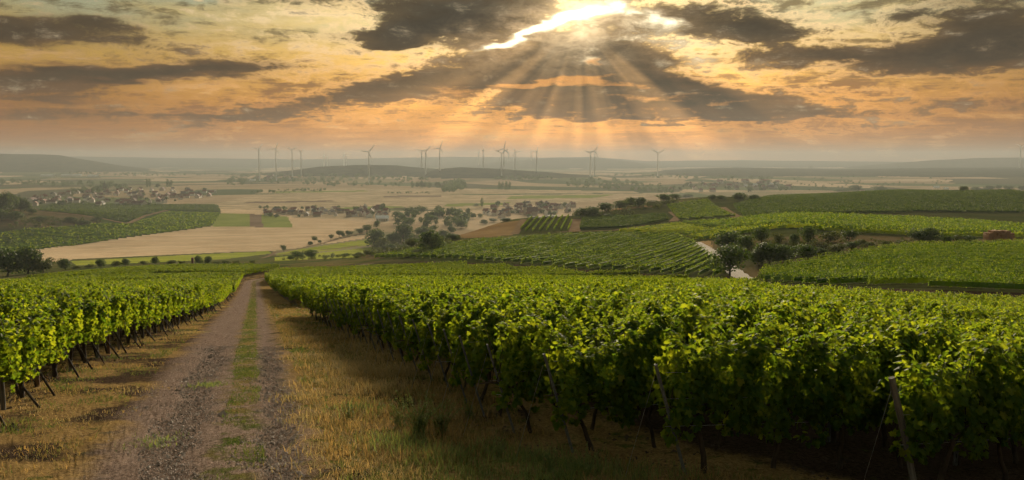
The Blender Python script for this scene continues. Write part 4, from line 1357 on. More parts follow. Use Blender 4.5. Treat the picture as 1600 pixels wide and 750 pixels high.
for px, py, h, w, kd, lb in HD: T_(px, py, h, w, kd, lb, 'trees and bushes of the hedge', dmin=110)
# wooded knoll on the left
for i, (px, py, h, w) in enumerate([(-8, 333, 32, 30), (8, 331, 31, 26), (20, 330, 28, 20), (32, 330, 22, 18), (42, 331, 18, 14), (2, 345, 18, 26), (24, 344, 14, 22), (50, 335, 10, 14), (97, 321, 8, 12), (195, 321, 4, 8), (110, 347, 8, 20), (152, 345, 7, 16), (130, 350, 6, 20), (60, 345, 7, 20)]):
    T_(px, py, h, w, 'bush', ['tree', 'dark tree'][i % 2] + ' on or near the wooded knoll left of the far vineyards', 'trees of the wooded knoll', dmin=700)


# ------------------------------------------------------------------ wind turbines
def blade_mesh():
    """blade along +z, unit length"""
    z = np.array([0.0, 0.04, 0.16, 0.35, 0.6, 0.85, 1.0]); c = np.array([0.03, 0.03, 0.075, 0.062, 0.044, 0.026, 0.006]); t = np.array([0.03, 0.03, 0.026, 0.018, 0.011, 0.006, 0.003])
    V, F = [], []
    for i in range(len(z)):
        V += [[-0.35 * c[i], 0, z[i]], [0, -t[i] / 2, z[i]], [0.65 * c[i], 0, z[i]], [0, t[i] / 2, z[i]]]
    for i in range(len(z) - 1):
        for k in range(4): F.append([i * 4 + k, i * 4 + (k + 1) % 4, i * 4 + 4 + (k + 1) % 4, i * 4 + 4 + k])
    F.append([24, 25, 26, 27])
    return mesh_np('blade', V, np.array(F), M['turbine'], True)


BLADE = blade_mesh()
_mb = MB(); _mb.tube(np.array([[0, 0, -0.02], [0, 0, 0.3], [0, 0, 0.7], [0, 0, 1.0]]), [1.0, 0.85, 0.66, 0.5], 14); TOWER = _mb.mesh('tower', M['turbine'], True)
_mb = MB(); _mb.box((0, 0.6, 0.1), (0.8, 2.6, 0.85)); _mb.box((0, 0.9, 0.6), (0.5, 0.8, 0.2)); NACELLE = _mb.mesh('nacelle', M['turbine'])
_mb = MB(); _mb.tube(np.array([[0, -0.5, 0], [0, -0.8, 0], [0, -1.1, 0], [0, -1.35, 0]]), [0.5, 0.48, 0.34, 0.08], 10); HUB = _mb.mesh('hub', M['turbine'], True)
TB = [  # px, hub py, distance, blade px, rotor angle (deg from up, of the first blade), yaw
    (404, 233, 3500, 9.5, 35, 40, 'leftmost of the row of four wind turbines on the left'), (430.5, 232.5, 3500, 11, 20, 20, 'second from the left of the four wind turbines on the left'), (456, 234.3, 3600, 10.5, 60, 10, 'third of the four left wind turbines, blades spread like a Y'),
    (470, 236.8, 3900, 8, 58, 30, 'small fourth wind turbine right of the Y-shaped one'), (576, 237.5, 3000, 15, 38, 10, 'large wind turbine standing alone in front of the low mid hill'), (658.5, 237.8, 4300, 9, 50, 20, 'smaller wind turbine of the close pair left of centre'),
    (664.7, 236.6, 3700, 13.5, 45, 5, 'taller wind turbine of the close pair left of centre'), (687, 231.6, 3700, 12.5, 22, 15, 'single wind turbine right of the close pair'), (755, 235, 3900, 10, 0, 78, 'thin wind turbine turned edge-on near the centre'),
    (783.5, 239.3, 3500, 13.5, 58, 0, 'front wind turbine of the crossed pair at the centre'), (787.2, 232.6, 3800, 13.5, 12, 0, 'taller rear wind turbine of the crossed pair at the centre'), (805, 237, 4100, 10, 88, 0, 'wind turbine right of the crossed pair'),
    (838.5, 236, 3900, 10.5, 15, 55, 'wind turbine turned sideways right of the centre'), (922.5, 239.5, 3700, 13, 55, 0, 'left wind turbine of the overlapping pair right of centre'), (929.5, 236, 4000, 12.5, 25, 0, 'right wind turbine of the overlapping pair right of centre'),
    (1028, 239.3, 3900, 13, 62, 0, 'lone wind turbine at the right of the group under the sunbeams'), (1595, 229.5, 5600, 9, 60, 0, 'distant wind turbine on the ridge at the right edge'),
    (506, 242.5, 7600, 6, 10, 20, 'tiny far wind turbine over the mid hill, left one'), (511, 245, 8200, 5, 45, 20, 'tiny far wind turbine over the mid hill, beside the left one'), (537, 242.5, 8000, 5, 25, 10, 'tiny far wind turbine over the mid hill, centre one'), (541, 244, 8400, 5, 75, 10, 'tiny far wind turbine over the mid hill, right one'),
    (748, 238, 8400, 6, 30, 10, 'faint far wind turbine left of the crossed pair'), (795, 239, 8400, 6, 70, 10, 'faint far wind turbine just right of the crossed pair'), (830, 236, 8400, 6, 90, 10, 'faint far wind turbine left of the sideways one')]
for px, hy, D, bl, ang, yaw, lb in TB:
    u, t = ray(px, hy)
    x, y, zh = u * D, D, t * D
    zg = float(hz(x, y))
    H = zh - zg; B = bl / FPX * D * 1.05
    a = bl / 13.5
    root = obj('wind_turbine', None, loc=(x, y, zg), rot=(0, 0, math.radians(yaw)), label=lb, cat='wind turbine', group='wind turbines on the plain')
    w = max(2.6, D * 0.00075)
    obj('tower', TOWER, root, (0, 0, 0), (0, 0, 0), (w, w, H))
    n = obj('nacelle', NACELLE, root, (0, 0, H), (0, 0, 0), w * 1.15)
    obj('hub', HUB, n)
    for q in range(3):
        obj('blade', BLADE, root, (0, -1.0 * w * 1.15, H), (0, math.radians(ang + 120 * q), 0), (B * 1.35, B, B))


# ------------------------------------------------------------------ villages
def house_meshes():
    out = []
    for k, (w, d, h, r) in enumerate([(11, 8, 5.2, 3.6), (9, 8, 5.8, 4.2), (14, 9, 4.6, 4.0), (8, 7, 4.2, 3.4), (18, 10, 5, 3.5)]):
        mb = MB(); mb.box((0, 0, h / 2 - 0.5), (w, d, h + 1))
        # gables
        V = [[-w / 2, -d / 2, h], [-w / 2, d / 2, h], [-w / 2, 0, h + r], [w / 2, -d / 2, h], [w / 2, d / 2, h], [w / 2, 0, h + r]]
        mb.add(V, [[0, 2, 1], [3, 4, 5]])
        wl = mb
        rb = MB()
        o, th = 0.5, 0.3
        for sg in (-1, 1):
            e = d / 2 + o; ez = h - o * r / (d / 2)
            V = [[-w / 2 - o, sg * e, ez], [w / 2 + o, sg * e, ez], [w / 2 + o, 0, h + r], [-w / 2 - o, 0, h + r],
                 [-w / 2 - o, sg * e, ez + th], [w / 2 + o, sg * e, ez + th], [w / 2 + o, 0, h + r + th], [-w / 2 - o, 0, h + r + th]]
            rb.add(V, [[0, 1, 2, 3], [4, 5, 6, 7], [0, 1, 5, 4], [1, 2, 6, 5], [3, 0, 4, 7]])
        rb.box((w * 0.2, d * 0.12, h + r + 0.3), (0.8, 0.8, 1.8))
        out.append((wl, rb))
    return out


HM = house_meshes()
HW = [[a.mesh('wall', M['plaster%d' % p]) for p in range(3)] for a, b in HM]
HR = [[b.mesh('roof', M['roof%d' % p]) for p in range(3)] for a, b in HM]
_hr = random.Random(9)


def village(poly, n, label, group, dmin=900, sc=1.0, gap=9.0):
    pts = []
    P = np.array(poly, float)
    tries = 0
    while len(pts) < n and tries < n * 60:
        tries += 1
        px, py = _hr.uniform(P[:, 0].min(), P[:, 0].max()), _hr.uniform(P[:, 1].min(), P[:, 1].max())
        if not in_poly(np.array([px]), np.array([py]), poly)[0]: continue
        x, y, z = hit(px, py, dmin)
        if any((x - a) ** 2 + ((y - b) * 0.5) ** 2 < (gap * sc) ** 2 for a, b in pts): continue
        pts.append((x, y))
        k = _hr.choices(range(5), [4, 4, 3, 4, 1])[0]; p = _hr.choices(range(3), [4, 3, 3])[0]; r = _hr.choices(range(3), [5, 4, 2])[0]
        root = obj('house', None, loc=(x, y, z), rot=(0, 0, _hr.choice([0.2, 0.2 + math.pi / 2, -0.5, 1.1]) + _hr.uniform(-.15, .15)), sc=sc * _hr.uniform(0.85, 1.15),
                   label='%s house with %s roof %s' % (['cream walled', 'tan walled', 'white walled'][p], ['red tiled', 'brown tiled', 'grey tiled'][r], label), cat='house', group=group)
        obj('wall', HW[k][p], root); obj('roof', HR[k][r], root)
    return pts


village([(40, 322), (60, 306), (110, 302), (180, 296), (330, 298), (345, 304), (300, 312), (250, 320), (150, 322)], 110, 'in the large hazy village at the left', 'houses of the left village', 1500, 1.05)
village([(412, 332), (440, 328), (520, 328), (600, 325), (615, 338), (590, 341), (540, 340), (460, 338), (420, 337)], 58, 'in the village behind the stubble field', 'houses of the middle village', 1000, 0.8)
village([(745, 336), (770, 322), (870, 319), (900, 322), (890, 332), (840, 338), (790, 341)], 50, 'in the village with the church spire', 'houses of the church village', 1000, 0.85)
village([(1045, 298), (1080, 288), (1130, 284), (1220, 284), (1250, 290), (1230, 299), (1100, 301)], 34, 'in the distant village beyond the right hill', 'houses of the right far village', 1700, 1.3)
village([(395, 279), (440, 277), (470, 278), (460, 281), (400, 283)], 7, 'at the far edge of the plain', 'far farm houses', 2500, 1.6)


def at_px(px, py, dmin):
    return hit(px, py, dmin)


# church
x, y, z = at_px(820, 336, 1000)
ch = obj('church', None, loc=(x, y, z), label='church with tall dark pointed spire in the middle of the village', cat='church')
s = y / FPX
mb = MB(); mb.box((0, 0, 6 * s * 1.0), (5 * s, 5 * s, 13 * s)); obj('tower', mb.mesh('tower', M['plaster1']), ch)
mb = MB(); mb.tube(np.array([[0, 0, 12.5 * s], [0, 0, 13.5 * s], [0, 0, 16 * s], [0, 0, 24 * s]]), [3.6 * s, 3.2 * s, 2.2 * s, 0.1 * s], 8); obj('spire', mb.mesh('spire', M['roof2']), ch)
o = obj('nave', HW[2][1], ch, (12 * s, 0, 0), (0, 0, 0), (1.2, 1.3, 1.5)); obj('roof', HR[2][1], o)
# poplar pair beside it and white hall
x, y, z = at_px(597.5, 345, 1000)
hl = obj('white_hall', None, loc=(x, y, z), rot=(0, 0, 0.05), label='long white hall with bright roof at the edge of the middle village', cat='hall')
s = y / FPX
mb = MB(); mb.box((0, 0, 2.2 * s), (19 * s, 10, 4.4 * s)); obj('wall', mb.mesh('wall', M['whitemetal']), hl)
mb = MB(); V = []
w, d, h = 20 * s, 6.5, 4.45 * s
for sg in (-1, 1):
    V = [[-w / 2, sg * d, h - 0.5], [w / 2, sg * d, h - 0.5], [w / 2, 0, h + 3.6], [-w / 2, 0, h + 3.6], [-w / 2, sg * d, h - 0.2], [w / 2, sg * d, h - 0.2], [w / 2, 0, h + 3.9], [-w / 2, 0, h + 3.9]]
    mb.add(V, [[0, 1, 2, 3], [4, 5, 6, 7], [0, 1, 5, 4], [1, 2, 6, 5], [3, 0, 4, 7]])
obj('roof', mb.mesh('roof', M['whitemetal']), hl)
mb = MB()
for i in range(5): mb.box(((-7 + i * 3.5) * s, -5.05, 1.8 * s), (2.2 * s, 0.12, 2.4 * s))
obj('door', mb.mesh('door', M['plaster1']), hl)
# far white sheds and glasshouses
for i, (px, py, w) in enumerate([(75, 276, 22), (112, 275.5, 30), (146, 276.5, 18), (1165, 292, 5), (1180, 290.5, 7), (1463, 294, 8), (1478, 296, 6), (850, 319.5, 8), (1205, 289, 6), (395, 283, 8)]):
    x, y, z = at_px(px, py, 1200); s = y / FPX
    r_ = obj('shed', None, loc=(x, y, z), rot=(0, 0, _hr.uniform(-.2, .2)), cat='shed', group='white sheds on the plain',
             label='%s white shed roof glinting %s' % (['first', 'second', 'third', 'first', 'second', 'first', 'second', 'single', 'third', 'single'][i], ['in the far left fields', 'in the far left fields', 'in the far left fields', 'in the right far village', 'in the right far village', 'beyond the right hilltop', 'beyond the right hilltop', 'in the church village', 'in the right far village', 'below the four left wind turbines'][i]))
    mb = MB(); mb.box((0, 0, 0.7 * s), (w * s, 6 * s, 1.6 * s)); obj('wall', mb.mesh('wall', M['plaster2']), r_)
    mb = MB(); mb.tube(np.array([[-w * s / 2, 0, 1.5 * s], [-w * s * 0.2, 0, 1.5 * s], [w * s * 0.2, 0, 1.5 * s], [w * s / 2, 0, 1.5 * s]]), 2.6 * s, 8); ob = obj('roof', mb.mesh('roof', M['whitemetal']), r_, sc=(1, 1, 0.75), loc=(0, 0, 0.3 * s))
# barn on the hilltop
x, y, z = at_px(1347, 299, 300); s = y / FPX
bn = obj('barn', None, loc=(x, y, z), rot=(0, 0, 0.2), label='low barn with brown roof on the hilltop skyline', cat='barn')
obj('wall', HW[4][1], bn, sc=(0.75, 0.8, 0.6)); obj('roof', HR[4][1], bn, sc=(0.75, 0.8, 0.6))
# brick pillar hut in the hedge line on the left
x, y, z = at_px(301, 412, 250); y = 330.0; x = ray(301, 412)[0] * y; z = float(hz(x, y)); s = y / FPX
pl = obj('brick_pillar', None, loc=(x, y, z), label='narrow dark brick pillar with red cap in the left hedge line', cat='pillar')
mb = MB(); mb.box((0, 0, 4 * s), (3.0 * s, 3.0 * s, 8 * s)); obj('shaft', mb.mesh('shaft', M['roof1']), pl)
mb = MB(); mb.box((0, 0, 8.6 * s), (3.8 * s, 3.8 * s, 1.6 * s), 0, 0.6); obj('cap', mb.mesh('cap', M['roof0']), pl)
# pale monument beside the left village
x, y, z = at_px(130, 318, 900); s = y / FPX
mn_ = obj('monument', None, loc=(x, y, z), label='small pale pillar shaped monument above the far left vineyard', cat='monument')
mb = MB(); mb.box((0, 0, 1.6 * s), (1.3 * s, 1.3 * s, 4 * s), 0, 0.7); obj('shaft', mb.mesh('shaft', M['plaster2']), mn_)

# straw stack
x0, y0, z0 = at_px(1560, 377, 100)
s = y0 / FPX
stk = obj('straw_stack', None, loc=(x0, y0, z0), rot=(0, 0, -0.08), label='red brown stack of straw bales at the right edge of the hedge', cat='straw stack')
mb = MB()
bw, bh, bd = 40 * s / 6, 17.5 * s / 5, 1.6
rr = np.random.default_rng(2)
V = np.array([[a, b, c] for c in (-.5, .5) for b in (-.5, .5) for a in (-.5, .5)], float)
# rounded bale: box with chamfered edges
mb.box((0, 0, 0), (bw * 0.93, bd * 0.95, bh * 0.84)); mb.box((0, 0, 0), (bw * 0.86, bd * 1.01, bh * 0.76)); mb.box((0, 0, 0), (bw * 0.86, bd * 0.90, bh * 0.97))
BALE = mb.mesh('bale', M['straw'])
for r in range(5):
    for cidx in range(6):
        for dd in range(2):
            if r == 4 and (cidx in (0, 5) or (cidx == 3 and dd == 0)): continue
            obj('bale', BALE, stk, ((cidx - 2.5) * bw + rr.normal(0, .03) + (0.3 * bw if r % 2 else 0) * 0.3, (dd - 0.5) * bd + rr.normal(0, .16), (r + 0.5) * bh - 0.05), (rr.normal(0, .02), rr.normal(0, .02), rr.normal(0, .03)))

# ------------------------------------------------------------------ trees of the plain
_tp = random.Random(21)


def wood(poly, n, hpx, kind, label, group, dmin=900, wr=(0.8, 1.4)):
    P = np.array(poly, float); c = 0; t = 0
    while c < n and t < n * 40:
        t += 1
        px, py = _tp.uniform(P[:, 0].min(), P[:, 0].max()), _tp.uniform(P[:, 1].min(), P[:, 1].max())
        if not in_poly(np.array([px]), np.array([py]), poly)[0]: continue
        h = hpx * _tp.uniform(0.7, 1.25)
        tree(px, py, h, h * _tp.uniform(*wr), kind, label, group, dmin=dmin); c += 1


wood([(612, 350), (625, 335), (660, 336), (700, 342), (745, 346), (745, 352), (700, 356), (640, 356)], 30, 10, 'far', 'hazy tree in the wood between the middle village and the spur', 'trees of the wood below the spur', 700)
wood([(640, 336), (650, 329), (745, 333), (760, 340), (720, 346), (660, 340)], 18, 11, 'far', 'hazy tree in the wood behind the spur skyline', 'trees of the wood behind the spur', 900)
wood([(415, 340), (430, 327), (615, 324), (620, 342), (540, 342)], 18, 5.5, 'far', 'hazy garden tree among the houses of the middle village', 'garden trees of the middle village', 1000)
wood([(745, 344), (765, 320), (900, 318), (900, 336), (840, 342)], 26, 6, 'far', 'hazy garden tree in the village with the church spire', 'garden trees of the church village', 1000)
wood([(0, 322), (20, 306), (110, 300), (200, 293), (345, 298), (300, 314), (250, 322)], 38, 4.6, 'far', 'hazy garden tree among the houses of the large left village', 'garden trees of the left village', 1500)
wood([(1045, 300), (1080, 287), (1250, 286), (1240, 300)], 24, 5, 'far', 'hazy tree in the distant village beyond the right hill', 'trees of the right far village', 1700)
for i, (px, py, h, w, kd) in enumerate([(164, 297, 14, 8, 'conifer'), (230, 292, 13, 4, 'poplar'), (234, 292, 13, 4, 'poplar'), (262, 292, 12, 5, 'poplar'), (267, 292, 11, 5, 'poplar'), (155, 299, 9, 9, 'far'), (246, 293, 6, 8, 'far'), (598, 330, 12, 10, 'far'), (3, 290, 8, 5, 'poplar'), (753, 323, 14, 5, 'poplar'), (744, 322, 4, 10, 'far'),
                                        (780, 296, 12, 5, 'poplar'), (785, 296, 12, 5, 'poplar'), (791, 296, 13, 5, 'poplar'), (796, 296, 12, 5, 'poplar'), (645, 293.5, 11, 5, 'poplar'), (653, 293.5, 10, 8, 'far'), (659, 293.5, 11, 6, 'far'), (664, 293.5, 10, 6, 'far'), (671, 293.5, 10, 6, 'poplar'), (682, 293, 9, 6, 'far'), (687, 293, 9, 6, 'poplar'),
                                        (407, 326, 5, 5, 'far'), (413, 326, 4, 5, 'far'), (418, 326, 6, 4, 'far'), (430, 328, 6, 6, 'far'), (436, 328, 6, 6, 'far'), (445, 330, 8, 7, 'far'), (1144, 282, 8, 2.5, 'poplar'), (1190, 283, 5, 8, 'far'), (1405, 262.5, 4, 5, 'far'), (1267, 263, 4, 6, 'far'), (565, 265, 3, 4, 'far')]):
    tree(px, py, h, w, kd, ['single hazy tree', 'slender hazy tree', 'hazy tree'][['far', 'poplar', 'conifer'].index(kd)] + ' on the plain %s' % (
        'near the left village' if px < 300 else 'left of the middle village' if px < 460 else 'below the close turbine pair' if 600 < px < 700 else 'below the crossed turbines' if 770 < px < 800 else 'beside the church village' if px < 770 else 'beyond the right hill'), 'single trees on the plain', dmin=1000)


def treeline(poly, n, hpx, label, dmin=1500, matn='tree', name='treeline'):
    """woods that read as one mass"""
    P = np.array(poly, float); rng = np.random.default_rng(len(label) + n)
    Ps, Ns, Ss = [], [], []
    c = t = 0
    while c < n and t < n * 30:
        t += 1
        px, py = rng.uniform(P[:, 0].min(), P[:, 0].max()), rng.uniform(P[:, 1].min(), P[:, 1].max())
        if not in_poly(np.array([px]), np.array([py]), poly)[0]: continue
        c += 1
        x, y, z = hit(px, py, dmin); s = y / FPX
        h = hpx * s * rng.uniform(0.6, 1.2); m = 46 if matn == 'tree' else 120
        d = unit(rng.normal(0, 1, (m, 3)))
        Ps.append(np.array([x, y, z + h * 0.5]) + d * np.array([h * 0.6, h * 0.6, h * 0.5]) * rng.uniform(0.6, 1, (m, 1)))
        Ns.append(d + rng.normal(0, .4, (m, 3))); Ss.append(np.full(m, h * (0.26 if matn == 'tree' else 0.17)))
    P_, N_, S_ = np.concatenate(Ps), np.concatenate(Ns), np.concatenate(Ss)
    V, F = place_faces(P_, N_, rng.normal(0, 1, P_.shape), S_, LEAF_LO, LEAF_LO_F)
    obj(name, mesh_np(name, V, F, M[matn]), kind='stuff', label=label, cat='wood' if matn == 'tree' else 'scrub')


treeline([(350, 291), (360, 276), (470, 274), (560, 276), (680, 281), (622, 292), (520, 292), (440, 286)], 190, 5.5, 'hazy wood spreading below the low middle hill')
treeline([(690, 301), (695, 290), (727, 284), (727, 296), (705, 302)], 60, 8, 'dark block of wood in the fields left of centre')
treeline([(880, 290), (890, 279), (960, 282), (1060, 296), (1050, 303), (960, 297), (900, 294)], 120, 6, 'hazy wood right of the poplar block')
treeline([(390, 303), (395, 299), (505, 296), (512, 299), (440, 302)], 60, 3.6, 'hedge of trees across the pale fields')
treeline([(604, 303), (608, 300.5), (672, 301), (672, 303.5)], 30, 2.6, 'short hedge in the pale fields at the centre')
treeline([(760, 281), (800, 276), (870, 277), (865, 280), (800, 282)], 60, 4, 'line of trees below the crossed turbines')
treeline([(0, 288), (0, 283), (100, 284), (180, 287), (180, 290), (90, 292)], 70, 5, 'dark wood behind the left village')
treeline([(100, 273), (110, 270), (330, 272), (340, 275), (160, 276)], 70, 3.5, 'far line of woods on the left')
treeline([(950, 276), (960, 271), (1180, 276), (1220, 279), (1200, 282), (1040, 279)], 90, 3.6, 'far line of woods below the lone turbine')
treeline([(110, 300), (140, 292), (200, 290), (200, 296), (150, 303)], 50, 6, 'trees at the upper edge of the left village')
treeline([(340, 276), (345, 273), (430, 272), (430, 275)], 40, 3, 'thin far line of trees below the left turbines')
treeline([(1060, 292), (1100, 281), (1330, 276), (1480, 280), (1480, 292), (1330, 296), (1260, 298)], 110, 3.2, 'scattered hazy woods beyond the right hill')

treeline([(1190, 382), (1230, 374), (1330, 374), (1470, 377), (1520, 379), (1420, 383), (1340, 392), (1260, 403), (1210, 408)], 80, 7, 'low scrub filling the hedge beside the pale path', 110, 'bush', 'scrub')
treeline([(570, 399), (590, 385), (640, 372), (700, 366), (715, 374), (690, 388), (650, 398), (590, 403)], 120, 8, 'low scrub covering the bushy spur', 230, 'bush', 'scrub')
treeline([(0, 358), (60, 340), (150, 345), (160, 349), (70, 355)], 60, 5, 'dry scrub on the slope of the wooded knoll', 700, 'bush', 'scrub')
treeline([(905, 340), (950, 332), (1030, 318), (1060, 313), (1060, 320), (1000, 334), (940, 341)], 60, 6, 'low scrub along the hill crest', 300, 'bush', 'scrub')
treeline([(430, 407), (520, 400), (570, 398), (570, 404), (500, 407)], 50, 5, 'low hedge scrub behind the middle vineyard', 300, 'bush', 'scrub')

# ------------------------------------------------------------------ grass, stones and weeds near the track
def vnoise(x, y, f, seed=0):
    """smooth value noise in 0..1"""
    x, y = x * f, y * f
    xi, yi = np.floor(x).astype(int), np.floor(y).astype(int)
    fx, fy = x - xi, y - yi
    fx, fy = fx * fx * (3 - 2 * fx), fy * fy * (3 - 2 * fy)
    h = lambda a, b: (np.sin(a * 127.1 + b * 311.7 + seed * 74.7) * 43758.5453) % 1.0
    return (h(xi, yi) * (1 - fx) + h(xi + 1, yi) * fx) * (1 - fy) + (h(xi, yi + 1) * (1 - fx) + h(xi + 1, yi + 1) * fx) * fy


def fb(x, y, f, seed=0):
    return 0.55 * vnoise(x, y, f, seed) + 0.3 * vnoise(x, y, f * 2.3, seed + 1) + 0.15 * vnoise(x, y, f * 5.1, seed + 2)


def ground_pts(n, ymin, ymax, rng, pw=1.0, c0=-6, c1=10):
    """points over the strip by the track, denser near the viewer"""
    L0, L1 = math.log(ymin), math.log(ymax)
    y = np.exp(L0 + (L1 - L0) * rng.random(n) ** pw)
    c = rng.uniform(c0, c1, n)
    x = track_c(y) + c / 0.952
    return x, y, c


def blades(x, y, h, rng, matn, name, label, w0=0.0035, lean=1.0, lift=0.0):
    n = len(x)
    z = hz(x, y) - 0.02 + lift
    a = rng.uniform(0, 6.28, n); l = rng.uniform(0.1, lean, n) * h
    w = w0 + 0.00022 * y
    b = a + rng.uniform(-1, 1, n)
    cx, sx = np.cos(b), np.sin(b)
    p0 = np.stack([x - sx * w, y + cx * w, z], -1); p1 = np.stack([x + sx * w, y - cx * w, z], -1)
    mx_ = x + np.cos(a) * l * 0.35; my_ = y + np.sin(a) * l * 0.35
    p2 = np.stack([mx_ + sx * w * .7, my_ - cx * w * .7, z + h * 0.62], -1); p3 = np.stack([mx_ - sx * w * .7, my_ + cx * w * .7, z + h * 0.62], -1)
    p4 = np.stack([x + np.cos(a) * l, y + np.sin(a) * l, z + h * rng.uniform(0.85, 1.05, n)], -1)
    V = np.stack([p0, p1, p2, p3, p4], 1).reshape(-1, 3)
    o = (np.arange(n) * 5)[:, None]
    me = mesh_np(name, V, [np.array([[0, 1, 2, 3]]) + o, np.array([[3, 2, 4]]) + o], M[matn])
    return obj(name, me, kind='stuff', label=label, cat='grass')


rg = np.random.default_rng(33)
# verges
x, y, c = ground_pts(280000, 8.2, 75, rg, 1.1, -5.5, 11)
open_ = XR_off(x, y)
f = fb(x, y, 0.7, 3); f2 = fb(x, y, 0.35, 9)
keep = (open_ > 0.0 - 1.2 * f2) & ((c < -1.75 - 0.6 * f) | (c > 1.40 + 0.5 * f)) & (f + 0.25 * rg.random(len(x)) > np.where(c < 0, 0.62, 0.53))
x, y, c, f, f2 = x[keep], y[keep], c[keep], f[keep], f2[keep]
right = c > 0
gr = (fb(x, y, 0.55, 17) > np.where(right, 0.60, 0.56)) | (rg.random(len(x)) < 0.10)
h = (0.04 + 0.13 * rg.random(len(x)) ** 2) * np.where(right, 1.3, 0.8) * (0.3 + 1.3 * fb(x, y, 1.6, 41))
blades(x[~gr], y[~gr], h[~gr], rg, 'drygrass', 'dry_grass', 'short golden dry grass on the verges of the track')
blades(x[gr], y[gr], h[gr] * 0.9, rg, 'greengrass', 'green_grass', 'green grass patches on the verges of the track')
# middle strip
x, y, c = ground_pts(34000, 8.2, 90, rg, 1.2, -0.45, 1.05)
f = fb(x, y, 0.8, 5)
keep = (np.abs(c - 0.30 - 0.35 * (fb(x, y, 0.5, 8) - 0.5)) < 0.33) & (f + 0.10 * smooth(9, 24, y) + 0.25 * (rg.random(len(x)) - 0.5) > 0.50)
blades(x[keep], y[keep], 0.03 + 0.05 * rg.random(keep.sum()), rg, 'greengrass', 'green_grass', 'low green grass strip between the wheel ruts', lean=0.8)
# tall straw-coloured tufts on the right verge
cl = []
for px, py, r, n, hh in [(500, 560, 0.9, 900, .32), (540, 572, 1.0, 1100, .34), (575, 580, 1.0, 1100, .36), (520, 600, 0.9, 800, .28), (600, 560, 0.9, 900, .40), (560, 545, 0.9, 800, .36), (480, 530, 0.9, 600, .26), (600, 610, 0.8, 700, .42), (620, 585, .7, 700, .45), (500, 650, 0.8, 600, .22), (540, 700, 0.9, 700, .22),
                         (560, 740, 0.8, 800, .20), (640, 745, 0.8, 800, .18), (480, 620, .6, 500, .22), (460, 500, 1.0, 500, .28), (447, 480, 1.2, 500, .25), (300, 520, .8, 300, .18), (340, 480, 1.0, 400, .2), (200, 610, .7, 300, .14), (700, 590, .7, 500, .4), (660, 575, .7, 600, .45), (585, 535, .9, 700, .4), (550, 525, 1.0, 600, .36), (60, 640, .6, 300, .12), (150, 650, .7, 300, .12)]:
    X, Y, Z = hit(px, py)
    m = rg.normal(0, 1, (n, 2)) * r * 0.5
    cl.append(np.c_[X + m[:, 0], Y + m[:, 1] * 1.3, 0.72 * hh * rg.uniform(0.3, 1.1, n)])
cl = np.concatenate(cl)
blades(cl[:, 0], cl[:, 1], cl[:, 2], rg, 'straw_grass', 'dry_grass', 'tall straw coloured grass tufts on the right verge', lean=1.2, w0=0.003)
# grass and weeds along the foot of the first right rows
cl = []
for px, py, r, n, hh in [(700, 715, .5, 500, .22), (760, 705, .5, 400, .2), (830, 722, .5, 500, .24), (900, 735, .5, 600, .22), (980, 742, .5, 400, .2), (740, 745, .6, 600, .16), (850, 748, .5, 500, .2), (610, 690, .5, 400, .2), (1080, 748, .5, 300, .15), (560, 640, .5, 300, .2), (640, 700, .5, 400, .22), (330, 600, .4, 250, .08), (240, 690, .4, 200, .1), (690, 560, .6, 300, .2)]:
    X, Y, Z = hit(px, py)
    m = rg.normal(0, 1, (n, 2)) * r * 0.55
    cl.append(np.c_[X + m[:, 0], Y + m[:, 1] * 1.3, hh * rg.uniform(0.3, 1.15, n)])
cl = np.concatenate(cl)
blades(cl[:, 0], cl[:, 1], cl[:, 2], rg, 'weed', 'weeds', 'mixed green weeds along the foot of the right vines', lean=0.9, w0=0.003)


def pebbles(n, sel, size, matn, name, label, ymax=30, c0=-2.2, c1=2.2):
    x, y, c = ground_pts(n, 8.2, ymax, rg, 1.2, c0, c1)
    k = sel(x, y, c)
    x, y = x[k], y[k]; n = len(x)
    base = np.array([[1, 0, 0], [-1, 0, 0], [0, 1, 0], [0, -1, 0], [0, 0, .7], [0, 0, -.7]], float)
    s = size * np.exp(rg.normal(0, 0.5, n)) * (1 + y * 0.012)
    V = base[None] * s[:, None, None] * rg.uniform(0.6, 1.2, (n, 6, 1))
    a = rg.uniform(0, 6.28, n); ca, sa = np.cos(a)[:, None], np.sin(a)[:, None]
    X = V[..., 0] * ca - V[..., 1] * sa + x[:, None]; Y = V[..., 0] * sa + V[..., 1] * ca + y[:, None]; Z = V[..., 2] + hz(x, y)[:, None] - 0.02
    V = np.stack([X, Y, Z], -1).reshape(-1, 3)
    F = np.array([[0, 2, 4], [2, 1, 4], [1, 3, 4], [3, 0, 4], [2, 0, 5], [1, 2, 5], [3, 1, 5], [0, 3, 5]])
    o = (np.arange(n) * 6)[:, None, None]
    me = mesh_np(name, V, (F[None] + o).reshape(-1, 3), M[matn])
    return obj(name, me, kind='stuff', label=label, cat='gravel')


pebbles(42000, lambda x, y, c: (np.abs(c) < 1.6 + 0.5 * fb(x, y, .8, 2)) & ~((np.abs(c - 0.3) < 0.3) & (fb(x, y, 0.8, 5) > .45)), 0.011, 'stone', 'gravel', 'loose small stones on the wheel ruts of the track')
M['clod'] = simple('soil_clod', (0.028, 0.019, 0.014, 1), (0.085, 0.058, 0.042, 1), 5, rough=0.95)
pebbles(22000, lambda x, y, c: (XR_off(x, y) < 0.7) & (XR_off(x, y) > -4.5), 0.022, 'clod', 'soil_clods', 'dark clods of bare soil under the first vines', 34, -11, 14)


